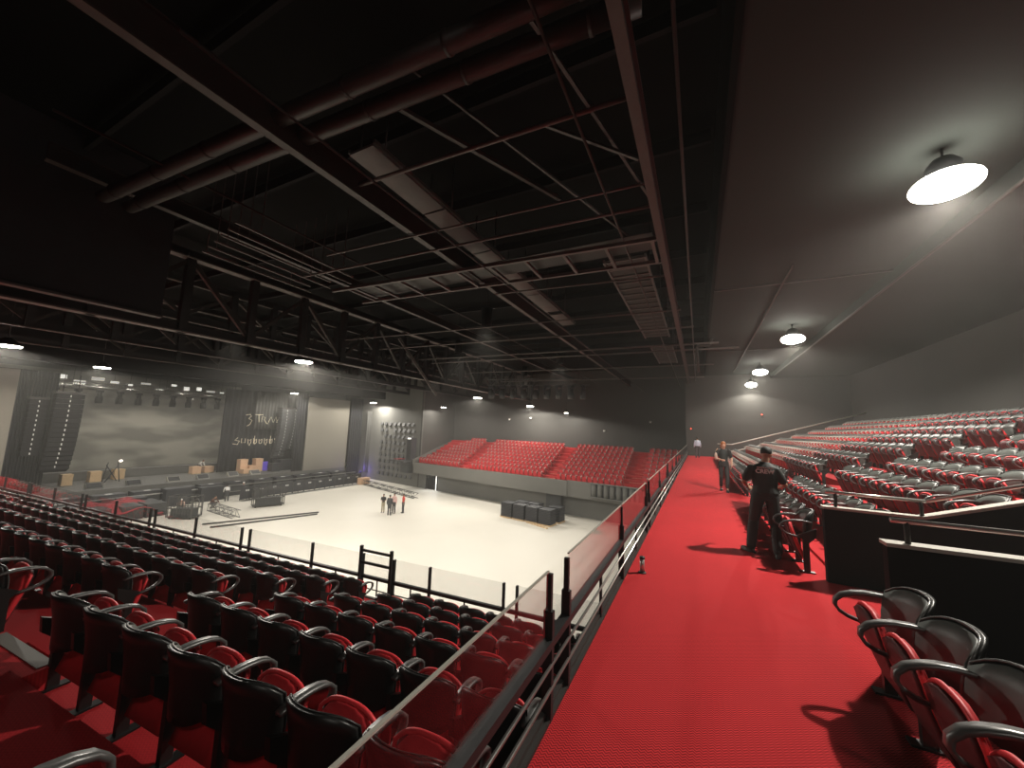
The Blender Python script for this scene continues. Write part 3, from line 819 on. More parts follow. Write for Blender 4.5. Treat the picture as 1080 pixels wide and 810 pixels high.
# lighting fixtures at the far end of the beams
def moving_head(loc, lab, grp, s_=1.0, rz=0):
    r = empty('moving_head_light', loc, rz, lab, 'stage light', grp)
    MB().box(-.17 * s_, -.14 * s_, -.16 * s_, .17 * s_, .14 * s_, 0).build('base', 'caseb', r)
    b = MB()
    for q in (-.2, .2): b.box((q - .03) * s_, -.06 * s_, -.62 * s_, (q + .03) * s_, .06 * s_, -.14 * s_)
    b.box(-.23 * s_, -.06 * s_, -.20 * s_, .23 * s_, .06 * s_, -.14 * s_); b.build('yoke', 'caseb', r)
    MB().tube([(0, 0, -.32 * s_), (0, 0, -.42 * s_), (0, 0, -.60 * s_), (0, 0, -.84 * s_)], [.10 * s_, .17 * s_, .19 * s_, .17 * s_], 12).build('head', 'caseg', r)
    return r
lt = empty('lighting_truss', (0, 0, 0), 0, 'box truss carrying dark stage lights near the far end of the main truss', 'truss')
def boxtruss(parent, p0, p1, w_, m, step=.6, r_=.025):
    p0 = Vector(p0); p1 = Vector(p1); d = (p1 - p0); L = d.length; d.normalize(); sd = d.cross(Vector((0, 0, 1))).normalized() * w_ / 2; u = Vector((0, 0, w_ / 2))
    cs = [sd + u, -sd + u, -sd - u, sd - u]
    for i, c in enumerate(cs): MB().tube([p0 + c, p1 + c], r_, 6).build('chord', m, parent)
    n = max(1, int(L / step)); b = MB()
    for i in range(n):
        a = p0 + d * (L * i / n); e = p0 + d * (L * (i + 1) / n)
        for k in range(4):
            c0, c1 = cs[k], cs[(k + 1) % 4]
            b.tube([a + c0, e + c1] if i % 2 else [a + c1, e + c0], r_ * .6, 4); b.tube([a + c0, a + c1], r_ * .6, 4)
    b.build('lacing', m, parent)
    if p0.z > 0:
        for t in (.1, .5, .9):
            q = p0 + d * L * t; MB().tube([q + u, Vector((q.x, q.y, 9.0))], .02, 5).build('hanger_rod', 'steelb', parent)
boxtruss(lt, (-16, 27, 5.6), (-7.5, 28.2, 5.6), .5, 'trussd')
for i in range(9):
    moving_head((-15.6 + .95 * i, 27.05 + .134 * i, 5.345), f'dark moving head light, {ordn(i + 1)} along the ceiling truss above the far seats', 'moving heads on the ceiling truss', 1.3, .2 * i)

# ================================================================== STAGE
def pane(name, x, y0, y1, z0, z1, m, lab, cat, th=.1):
    o = MB().box(x - th, y0, z0, x, y1, z1).build(name, m); return tag(o, lab, cat)
def screen(y0, y1, z0, z1, x, lab):
    r = empty('screen_panel', (x, (y0 + y1) / 2, z0), 0, lab, 'screen'); h = (y1 - y0) / 2
    MB().box(-.12, -h, 0, 0, h, z1 - z0).build('screen_face', 'panelb', r)
    MB().box(-.2, -h - .04, -.04, -.121, h + .04, z1 - z0 + .04).build('frame', 'black', r)
screen(31.0, 37.3, -4.5, 4.9, -45, 'tall plain beige screen panel right of the stage opening')
screen(1.5, 7.9, -4.5, 4.9, -45, 'tall plain beige screen panel at the left edge of the stage')
def drape(name, x0, y0, x1, y1, z0, z1, m, lab, amp=.14, folds=14):
    n = folds * 6; g = []
    for z in np.linspace(z0, z1, 4):
        row = []
        for i in range(n + 1):
            t = i / n; ph = t * folds * 2 * PI
            row.append((x0 + (x1 - x0) * t + amp * math.sin(ph), y0 + (y1 - y0) * t, z))
        g.append(row)
    o = MB().sheet(g, .02, lambda i, j: (1, 0, 0)).build(name, m); return tag(o, lab, 'drape')
drape('stage_drape', -46, 7.9, -46.6, 10.2, -4.5, 5.0, 'drape', 'narrow black stage drape between the left screen and the line array')
drape('stage_drape', -50, 23.8, -49, 34.2, -4.45, 5.3, 'drape', 'wide black stage drape carrying pale lettering', folds=20)
drape('stage_drape', -48.6, 26.5, -48.2, 30.2, .6, 5.3, 'drape2', 'grey drape valance hanging above the pale lettering', folds=10)
drape('stage_drape', -44.7, 37.3, -44.6, 39.3, -5.5, 5.3, 'drape', 'narrow black drape right of the right screen', folds=6)
drape('stage_drape', -45.4, 29.7, -45.3, 31.0, -4.5, 5.3, 'drape', 'black drape strip left of the right screen', folds=4)
b = MB(); b.box(-61.1, 2, -4.45, -61, 31, 6.4); tag(b.build('backdrop', 'backdrop'), 'huge pale painted cloth backdrop behind the stage', 'backdrop')
# purple-lit drape sliver
drape('stage_drape', -43.2, 39.0, -42.9, 39.7, -5.2, 3.5, 'drape2', 'slim grey-violet drape beside the panelled wall', folds=3)
r = empty('uplight', (-43.6, 38.9, -5.4), 0, 'violet uplight glowing at the foot of the slim drape', 'stage light')
MB().tube([(0, 0, 0), (0, 0, .25)], [.14, .18], 12).build('body', 'caseb', r); MB().tube([(0, 0, .25), (0, 0, .27)], .15, 12).build('lens', 'purple', r)
L = bpy.data.lights.new('glow', 'POINT'); L.energy = 60; L.color = (.25, .15, 1); L.shadow_soft_size = .2
o = bpy.data.objects.new('glow', L); COL.objects.link(o); o.location = (.6, -.3, .6); o.parent = r
# lettering: scrambled strokes, the words themselves cannot be read
def scrawl(y0, z0, strokes, lab, x=-47.9):
    b = MB()
    for st_ in strokes:
        P = [(x, y0 + p[0], z0 + p[1]) for p in st_]
        b.tube(P, .032, 5)
    o = b.build('illuminated_lettering', 'letter'); tag(o, lab, 'lettering')
scrawl(25.2, 1.35, [[(0, .9), (.4, 1), (.6, .8), (.3, .5), (.7, .3), (.5, -.2), (.2, -.4)], [(1.0, 1.0), (1.9, 1.0)], [(1.4, 1.0), (1.5, .1)], [(1.8, .1), (1.8, .8), (2.2, .7), (2.1, .4), (2.4, 0), (2.6, -.1)],
                    [(2.6, .1), (2.9, .8), (3.2, .1), (3.5, .8), (3.7, .1)], [(3.6, .1), (3.9, .8), (4.2, .1)], [(4.3, .8), (4.55, .1), (4.9, .8)], [(5.5, .8), (5.1, .7), (5.0, .1), (5.7, .1)], [(5.1, .4), (5.4, .4)]],
       'upper line of pale scrawled lettering hanging before the black drape')
w2 = [[(0, .7), (-.3, .4), (.2, .3), (0, -.1), (-.5, 0)], [(.4, .6), (.4, .1), (.8, .1), (.8, .6)]]
for i in range(9):
    y = 1.1 + i * .62
    w2.append([(y, .5 + .1 * (i % 2)), (y + .05, 0), (y + .2, -.05 - .2 * (i % 3 == 0)), (y + .35, .1), (y + .35, .5), (y + .15, .35)])
    if i % 3 == 1: w2.append([(y + .1, .9), (y + .12, -.1)])
scrawl(24.6, -1.1, w2, 'lower line of pale scrawled lettering hanging before the black drape')
# line arrays
def line_array(loc, n, lab, ww, hh, curve, m='caseb', sgn=1):
    r = empty('line_array', loc, math.radians(0), lab, 'loudspeaker')
    z = 0; x = 0; a = 0
    for i in range(n):
        a = curve * (i / n) ** 1.6
        R = Matrix.Rotation(-a, 3, 'Y')
        bx = MB(); bx.box(-.45, -ww / 2, -hh / 2, .25, ww / 2, hh / 2 - .03); bx.mi = 1; bx.box(.25, -.03, -hh / 2 + .10, .262, .03, hh / 2 - .12)
        bx.v = [tuple(R @ Vector(v) + Vector((x, 0, z))) for v in bx.v]
        bx.build('speaker_cabinet', ['matt' if m == 'caseb' else m, 'label'], r)
        z -= hh * math.cos(a); x -= hh * math.sin(a)
    MB().box(-.5, -ww / 2 - .05, hh / 2, .3, ww / 2 + .05, hh / 2 + .14).build('fly_frame', 'steelb', r)
    b = MB()
    for q in (-.4, .4): b.tube([(0, q, hh / 2), (0, q, hh / 2 + 1.5)], .03, 5)
    b.build('chain', 'steelb', r)
line_array((-44.0, 10.3, 3.1), 16, 'big black curved line array loudspeaker hanging left of the stage backdrop', 1.5, .38, math.radians(28))
line_array((-45.0, 9.0, 2.6), 12, 'smaller black line array hanging behind the big left one', .9, .36, math.radians(6))
line_array((-46.4, 29.0, 3.0), 16, 'dark curved line array hanging left of the right screen', 1.3, .38, math.radians(28), 'caseg')
line_array((-47.2, 30.6, 3.1), 14, 'slender dark line array hanging behind the right one', .8, .38, math.radians(22), 'caseg')
# stage lighting truss with fixtures
lt = empty('lighting_truss', (0, 0, 0), 0, 'front stage lighting truss across the top of the stage opening', 'truss')
boxtruss(lt, (-52, 10.5, 4.4), (-52, 27.5, 4.4), .6, 'truss', .9, .04)
for i in range(12):
    moving_head((-52, 11.2 + 1.42 * i, 4.08), f'dark moving head light, {ordn(i + 1)} from the left under the front stage truss', 'moving heads under the front stage truss', 1.5)
lt = empty('lighting_truss', (0, 0, 0), 0, 'rear stage lighting truss behind the front one', 'truss')
boxtruss(lt, (-57, 12, 4.9), (-57, 30, 4.9), .6, 'truss', .9, .04)
rs_ = random.Random(5)
for i in range(14):
    y = 12.4 + 1.27 * i; hw_ = rs_.uniform(.18, .5); hz_ = rs_.uniform(.08, .22); r = empty('strobe_panel', (-56.5, y, 5.15 + rs_.uniform(-.25, .35)), 0, f'pale strip light panel, {ordn(i + 1)} from the left along the rear stage truss', 'stage light', 'pale panels along the rear truss')
    MB().box(-.1, -hw_ - .06, -hz_ - .05, .1, hw_ + .06, hz_ + .05).build('case', 'truss', r); MB().tube([(0, 0, hz_), (0, 0, 9 - r.location.z)], .02, 5).build('hanger', 'steelb', r); (i % 2 == 0) and spot(r, (.3, 0, -.3), 480, 150, .5, .4); MB().box(.1, -hw_, -hz_, .12, hw_, hz_).build('face', emis('panel_glow_%d' % i, (.95, .92, .82), rs_.uniform(.25, 1.0)), r)
# stage clutter
tag(MB().box(-52.8, 8, -4.5, -52.2, 30, -3.75).box(-52.9, 8, -3.75, -52.1, 30, -3.68).build('stage_riser', 'deck'), 'long grey riser running across the middle of the stage', 'riser')
for i, y in enumerate((15.5, 18.4, 20.8, 23.6, 13.0, 25.9)):
    r = empty('floor_monitor', (-46.4, y, -4.5), 0, f'grey floor monitor wedge on the stage edge, {ordn([3, 4, 5, 6, 2, 7][i])} from the left', 'monitor speaker', 'floor monitors along the stage edge')
    b = MB(); b.add([(0, -.5, 0), (.6, -.5, 0), (.15, -.5, .42), (0, -.5, .42), (0, .5, 0), (.6, .5, 0), (.15, .5, .42), (0, .5, .42)], [(0, 1, 2, 3), (7, 6, 5, 4), (0, 4, 5, 1), (1, 5, 6, 2), (2, 6, 7, 3), (3, 7, 4, 0)])
    b.build('cabinet', 'alu' if i % 2 == 0 else 'capg', r)
    b = MB(); b.add([(.56, -.45, .05), (.17, -.45, .41), (.17, .45, .41), (.56, .45, .05)], [(0, 1, 2, 3)]); b.v = [(v[0] + .01, v[1], v[2] + .01) for v in b.v]; b.build('grille', 'caseg', r)
def crate(loc, sx, sy, sz, m, lab, cat='crate', grp=None, rz=0, name='crate', strap='caseb'):
    r = empty(name, loc, rz, lab, cat, grp)
    MB().box(-sx / 2, -sy / 2, 0, sx / 2, sy / 2, sz * .8).build('body', m, r)
    MB().box(-sx / 2 - .01, -sy / 2 - .01, sz * .8, sx / 2 + .01, sy / 2 + .01, sz).build('lid', m, r)
    MB().box(-sx / 2 - .015, -sy / 2 - .015, 0, sx / 2 + .015, sy / 2 + .015, sz * .12).build('base_band', strap, r)
    return r
for i, (x, y, w_, h, lab) in enumerate([(-49.6, 12.2, .65, .95, 'plywood crate on the stage, leftmost'), (-50.6, 14.2, .75, .95, 'plywood crate on the stage beside the drum stand'), (-51.3, 16.0, .75, .95, 'plywood crate on the stage, third from the left'),
                                        (-50.6, 22.0, .8, .8, 'small tan crate beside the white-shirted stage worker'), (-51.0, 23.4, .9, .7, 'tan crate at the right end of the low riser'),
                                        (-48.3, 25.6, .8, 1.55, 'tall tan box left of the dark sofa-like case'), (-48.3, 27.3, .8, 1.55, 'tall pinkish tan box, right one of the pair'), (-48.0, 26.45, .75, .8, 'low tan box between the two tall boxes'),
                                        (-47.3, 25.5, .8, .5, 'low tan box in front of the paired tall boxes')]):
    crate((x, y, -4.5), .8, w_, h, 'wood' if i < 3 else 'tan', lab, grp='tan crates on the stage', strap='wood')
crate((-47.6, 30.2, -4.5), 1.0, 1.7, 1.3, 'caseb', 'large black road case at the right of the stage', 'case', name='road_case')
crate((-47.0, 28.6, -4.5), .8, 1.0, 1.0, 'caseb', 'black amplifier rack beside the drape with a bluish cover', 'case', name='amplifier_rack')
tag(MB().box(-48.5, 27.9, -4.5, -48.4, 28.6, -3.4).build('purple_banner', 'purple'), 'small purple glowing panel on the stage next to the tan boxes', 'panel')
ps = empty('drum_stand', (-49.5, 15.0, -4.5), 0, 'dark frame stand with small bright lamps at the left of the stage', 'stand')
b = MB()
for a in (-.5, .5): b.tube([(a * .6, a, 0), (a * .2, a * .6, 1.8)], .04, 6); b.tube([(-a * .6, a, 0), (a * .4, -a, 1.6)], .04, 6)
b.build('frame', 'caseb', ps); MB().ell((0, .5, 1.9), .12, .12, .1).build('lamp_head', 'small', ps)
# low steel barricades / dark structure in front of the stage
for i in range(11):
    y = 21.9 + 1.32 * i
    r = empty('crowd_barrier', (-39.9, y, FZ), 0, f'dark crowd barrier in the row before the stage, {ordn(i + 1)} from its left end', 'barrier', 'crowd barriers before the stage')
    MB().box(-.05, -.62, .12, .0, .62, 1.2).build('panel', 'caseb', r)
    MB().tube([(0, -.64, 1.22), (0, .64, 1.22)], .03, 6).build('top_rail', 'caseg', r)
    b = MB()
    for q in (-.62, 0, .62): b.bar((0, q, 0), (0, q, 1.2), .05)
    b.build('upright', 'caseg', r)
    b = MB(); b.box(.0, -.62, 0, .7, .62, .03); b.build('foot_plate', 'alu', r)
    MB().box(.0, -.16, .85, .02, .16, 1.0).build('label_plate', 'label', r)
for i in range(12):
    y = 8.4 + 2.4 * i
    r = empty('subwoofer', (-43.6, y, FZ), 0, f'large black subwoofer cabinet against the stage front, {ordn(i + 1)} from the left', 'loudspeaker', 'subwoofers along the stage front')
    MB().box(-.6, -1.0, 0, .5, 1.0, 1.35).build('cabinet', 'caseb', r)
    MB().box(.5, -.92, .1, .52, .92, 1.25).build('grille', 'caseg', r)
    MB().box(-.1, -.2, 1.352, .3, .2, 1.37).build('label_plate', 'label', r)
tag(MB().box(-42.6, 4, -5.0, -42.4, 37, -4.93).box(-42.6, 4, -5.6, -42.4, 37, -5.55).build('cable_tray', 'alu'), 'pale metal rail running low along the stage front', 'rail')
for i, (x, y, w_, h) in enumerate(((-42.35, 19.9, 2.0, 1.3), (-42.3, 17.2, 1.8, 1.5), (-41.6, 14.0, 1.6, 1.2), (-41.8, 10.0, 2.0, 1.0))):
    crate((x, y, FZ), 1.1, w_, h, 'caseb', f'black road case on the floor before the stage, {ordn(i + 1)} from the crowd barriers leftwards', 'case', 'road cases before the stage', name='road_case')
# red cloth over equipment
g = []
for i in range(14):
    row = []
    for j in range(10): row.append((-41.5 + .35 * j, 10.8 + .32 * i, -4.95 + .16 * math.sin(i * .9) * math.cos(j * .7) - .05 * j + (.0 if 1 < i < 12 else -.35)))
    g.append(row)
tag(MB().sheet(g, .02, lambda i, j: (0, 0, 1)).build('red_cloth', 'redcloth'), 'crumpled dusty red cloth draped over cases beyond the railing', 'cloth')
for i, y in enumerate((11.4, 13.2, 14.6)):
    crate((-40.0, y, FZ), 2.8, 1.2, 1.0, 'caseg', ['leftmost', 'middle', 'rightmost'][i] + ' grey case under the red cloth', 'case', 'cases under the red cloth', name='road_case')
# floor trusses
def floor_truss(name, p0, p1, w_, lab, step=.7, m='truss', dz=None):
    r = empty(name, (0, 0, 0), 0, lab, 'truss'); z = FZ + w_ / 2 + .03
    boxtruss(r, (*p0, z), (*p1, z), w_, m, step, .03)
floor_truss('truss_section', (-37.6, 17.9), (-33.2, 17.6), .55, 'short lattice truss lying on the floor beyond the crouching worker')
floor_truss('truss_section', (-39.3, 35.6), (-27.4, 32.2), .5, 'long dark lattice truss lying on the floor beside the standing group', .9, 'trussd')
for i, (a, c) in enumerate((((-32.9, 15.2), (-29.8, 22.4)), ((-31.6, 15.1), (-29.3, 21.9)))):
    tag(MB().bar((*a, FZ + .08), (*c, FZ + .05), .08, .10).build('steel_bar', 'trussd'), ['left', 'right'][i] + ' one of two long dark bars lying parallel on the cream floor', 'bar', 'long bars on the floor')
def cart(x, y, rz, lab, w_=1.8, d=.9, h=1.5):
    r = empty('mesh_cage_cart', (x, y, FZ), rz, lab, 'cart'); b = MB()
    for a in (-1, 1):
        for c in (-1, 1): b.bar((a * w_ / 2, c * d / 2, .12), (a * w_ / 2, c * d / 2, h), .06)
    for z in (.15, .8, h):
        for c in (-1, 1): b.bar((-w_ / 2, c * d / 2, z), (w_ / 2, c * d / 2, z), .05)
        for a in (-1, 1): b.bar((a * w_ / 2, -d / 2, z), (a * w_ / 2, d / 2, z), .05)
    b.build('frame', 'trussd', r); b = MB()
    for c in (-1, 1):
        for t in np.linspace(-.9, .9, 9): b.bar((t * w_ / 2, c * d / 2, .15), (t * w_ / 2, c * d / 2, h), .025)
    b.build('mesh_side', 'trussd', r); MB().box(-w_ / 2, -d / 2, .12, w_ / 2, d / 2, .18).build('base', 'caseg', r)
    MB().box(-w_ * .4, -d * .4, .18, w_ * .4, d * .4, .75).build('load', 'caseg', r)
    for a in (-1, 1):
        for c in (-1, 1): MB().tube([(a * w_ * .42, c * d * .4 - .03, .06), (a * w_ * .42, c * d * .4 + .03, .06)], .06, 10).build('caster', 'black', r)
    return r
cart(-36.4, 15.5, .5, 'grey mesh cage cart behind the railing at left', 1.9, 1.0, 1.7)
cart(-39.9, 22.65, .2, 'small mesh cart beside the white-capped worker', .8, .7, 1.1)
cart(-35.7, 21.5, 1.2, 'leaning stack of black barrier frames right of the small mesh cart', 2.4, .9, 1.6)
cart(-42.0, 32.0, 1.4, 'low dark trolley before the crowd barriers', 3.0, .7, .6)
crate((-39.2, 35.6, FZ), .7, 1.4, .8, 'tan', 'tan box on the floor at the right end of the crowd barriers', strap='tan')
tt = empty('round_cable_drum', (-37.8, 16.8, FZ + .55), 0, 'round metal hoop frame leaning beside the mesh cage cart', 'hoop')
b = MB(); b.tube([(.55 * math.cos(t), .1 * math.sin(t), .55 * math.sin(t)) for t in np.linspace(0, 2 * PI, 20)], .04, 6); b.build('rim', 'truss', tt)
# stacks of black barrier panels
STK = [(-15.4, 30.75, 0), (-14.1, 30.55, 0), (-12.8, 30.4, 0), (-11.5, 30.1, 0), (-14.6, 31.9, 1), (-13.3, 31.8, 1), (-11.2, 31.5, 1)]
for i, (x, y, bk) in enumerate(STK):
    r = empty('chair_stack', (x, y, FZ), THF, f'stack of folded black chairs, {ordn(i % 4 + 1)} from left in the {"back" if bk else "front"} line', 'chair stack', 'stacks of folded black chairs')
    MB().box(-.6, -.55, .0, .6, .55, .1).build('pallet', 'wood', r)
    for l in range(10): MB().box(-.58 + .02 * (l % 2), -.5, .12 + .12 * l, .56 + .02 * (l % 2), .5, .12 + .12 * l + .09).build('folded_chair', 'caseb', r)
tag(MB().bar((-13.2, 29.8, FZ + .05), (-11.0, 28.9, FZ + .05), .15, .08).build('timber', 'wood'), 'loose pale timber on the floor before the chair stacks', 'timber')
crate((-12.5, farline(-12.5) - .5, FZ), 1.6, .5, 2.3, 'caseg', 'dark square cabinet standing against the far wall behind the chair stacks', 'cabinet', rz=THF, name='storage_cabinet')
# door in the far wall
r = struct(empty('door_1', (-29.6, farline(-29.6) - .02, FZ), THF), 'dark double doorway ajar with white light behind')
MB().box(-1.0, .05, 0, .35, .12, 2.3).build('door_leaf', 'matt', r); MB().box(.45, .12, 0, .62, .16, 2.25).build('door_gap', 'lit', r)
MB().box(-1.05, -.12, 0, -.98, .0, 2.4).box(.98, -.12, 0, 1.05, .0, 2.4).build('door_frame', 'black', r)
MB().box(.66, .05, 0, .98, .12, 2.3).build('door_leaf', 'matt', r)
L = bpy.data.lights.new('glow', 'AREA'); L.energy = 30; L.size = 1.2
o = bpy.data.objects.new('glow', L); COL.objects.link(o); o.location = (.5, -.4, 1.6); o.rotation_euler = (-.5, 0, 0); o.parent = r
# loudspeaker on its platform
r = empty('speaker_platform', (-33.5, 36.6, -2.65), THF, 'dark bracket platform carrying the tall loudspeaker on the panelled wall', 'platform')
MB().box(-1.6, -1.0, -.2, 1.2, 1.2, 0).build('deck', 'caseg', r); MB().box(-.6, 0, -1.6, .9, 1.2, -.2).build('bracket', 'caseg', r)
MB().box(-1.2, -.6, 0, -.3, .4, .12).build('red_cushion', 'redcloth', r)
MB().tube([(-1.6, -1, 1.0), (1.2, -1, 1.0)], .03, 6).tube([(-1.6, -1, 0), (-1.6, -1, 1.0)], .03, 6).tube([(-.4, -1, 0), (-.4, -1, 1.0)], .03, 6).build('guard_rail', 'caseg', r)
r = empty('loudspeaker', (-32.5, 36.7, -2.65), THF, 'tall black loudspeaker column standing on the dark wall platform', 'loudspeaker')
MB().box(-.42, -.4, 0, .42, .4, 2.8).build('cabinet', 'caseb', r); MB().box(-.36, -.42, .1, .36, -.4, 2.6).build('grille', 'black', r)
MB().box(-.3, -.43, 2.62, .3, -.405, 2.78).build('status_light', 'lit', r)
# acoustic panels on the corner wall
r = empty('acoustic_cladding', (-36.6, farline(-36.6) - .12, 0), THF, 'grid of small dark tilted acoustic panels covering the grey corner wall', 'wall cladding')
rnd = random.Random(3)
for i in range(8):
    for k in range(9):
        x = -3.9 + i * .95 + .15 * (k % 2); z = -5.2 + k * .85
        if rnd.random() < .06: continue
        b = MB(); b.add([(x, -.02, z), (x + .5, -.02, z), (x + .5, -.02, z + .42), (x, -.02, z + .42), (x, -.22, z - .02), (x + .5, -.22, z - .02)], [(0, 1, 5, 4), (4, 5, 2, 3), (0, 4, 3), (1, 2, 5)])
        b.build('acoustic_panel', 'caseg', r)
# row of vertical ducts on the far fascia
r = empty('louvre_screen', (-6.3, farline(-6.3) - OV - .16, .15), THF, 'row of vertical grey half-round fins on the fascia below the far red seats', 'louvre')
MB().box(-2.3, .0, -4.05, 3.3, .05, -2.85).build('back_plate', 'caseb', r)
for i in range(9): MB().tube([(-2.0 + .55 * i, -.05, -4.0), (-2.0 + .55 * i, -.05, -2.9)], .21, 12).build('fin', 'wallpale', r)
MB().box(-2.35, -.3, -2.92, 3.3, .0, -2.84).box(-2.35, -.3, -4.1, 3.3, .0, -4.02).build('frame', 'wallpale', r)
# wall lights and cameras
for i, p in enumerate([(-19.2, 3.2), (-22.5, 3.0), (-9.5, 1.9), (-4.5, 3.0)]):
    y = back_y(p[0]) - .15
    r = empty('camera_dome', (p[0], y + (0 if p[0] < -1 else 0), p[1]), 0, f'tiny pale camera dome on the dark wall above the far seats, {ordn(i + 1)} in line', 'camera', 'camera domes on the far wall')
    MB().box(-.12, 0, -.06, .12, .15, .06).build('bracket', 'capg', r); MB().ell((0, 0, -.08), .12, .12, .1).build('dome', 'label', r)

for (x, y, z, rz_, m_, lab) in ((RX[-1] + 1.18, 18.1, 3.9, PI / 2, 'small', 'tiny glowing emergency light on the dark back wall above the upper right seats'),
                               (4.6, WALK_END - .02, 3.6, 0, 'redl', 'tiny red indicator light on the end wall beyond the rear stand'),
                               (-.6, WALK_END - .02, 2.3, 0, 'redl', 'tiny red indicator light on the end wall above the walkway')):
    r = empty('indicator_light', (x, y, z), rz_, lab, 'light')
    MB().box(-.08, -.06, -.1, .08, .0, .1).build('case', 'black', r); MB().ell((0, -.07, 0), .05, .03, .05, 10, 6).build('bulb', m_, r)

# ================================================================== PEOPLE
def remesh(mb, name, mats, voxel, parent, smooth=2):
    me = mb.mesh(name, mats); o = bpy.data.objects.new(name, me); COL.objects.link(o)
    m = o.modifiers.new('r', 'REMESH'); m.mode = 'VOXEL'; m.voxel_size = voxel; m.use_smooth_shade = True
    s_ = o.modifiers.new('s', 'SMOOTH'); s_.iterations = smooth; s_.factor = .5
    dg = bpy.context.evaluated_depsgraph_get(); ne = bpy.data.meshes.new_from_object(o.evaluated_get(dg), depsgraph=dg)
    o.modifiers.clear(); o.data = ne; o.parent = parent
    if not ne.materials:
        for q in (mats if isinstance(mats, list) else [mats]): ne.materials.append(MT[q])
    return o
def limb(b, pts, rs, n=10):
    pts = [Vector(p) for p in pts]; P = []; R = []
    for i in range(len(pts) - 1):
        for t in (0, .25, .5, .75):
            P.append(pts[i].lerp(pts[i + 1], t)); u = rs[i] * (1 - t) + rs[i + 1] * t; R.append(u * (1 + .06 * math.sin(PI * t)))
    P.append(pts[-1]); R.append(rs[-1]); b.tube(P, R, n)
    for p, r_ in zip(pts, rs): b.ell(p, r_, r_, r_, 10, 6)
def hand(b, wrist, dirv, palmn, curl, s_=1.0, side=1):
    d = Vector(dirv).normalized(); n_ = Vector(palmn); n_ = (n_ - d * n_.dot(d)).normalized(); x_ = d.cross(n_) * side
    w_ = Vector(wrist)
    R = Matrix((x_, n_, d)).transposed()
    b.ell(w_ + d * .045 * s_, .040 * s_, .016 * s_, .05 * s_, 10, 6, R)
    for i, (off_, ln) in enumerate(((-.028, .068), (-.009, .078), (.010, .072), (.027, .055))):
        p0 = w_ + d * .08 * s_ + x_ * off_ * s_; a = curl
        p1 = p0 + (d * math.cos(a) + n_ * math.sin(a)) * ln * .5 * s_
        p2 = p1 + (d * math.cos(2.1 * a) + n_ * math.sin(2.1 * a)) * ln * .5 * s_
        b.tube([p0 - d * .03 * s_, p0, p1, p2], [.010 * s_, .010 * s_, .009 * s_, .0075 * s_], 6)
    t0 = w_ + d * .025 * s_ - x_ * .03 * s_; t1 = t0 + (d * .6 - x_ * .7 + n_ * .3).normalized() * .035 * s_
    b.tube([t0, t1, t1 + (d * .9 - x_ * .2 + n_ * .3).normalized() * .03 * s_], [.014 * s_, .011 * s_, .009 * s_], 6)
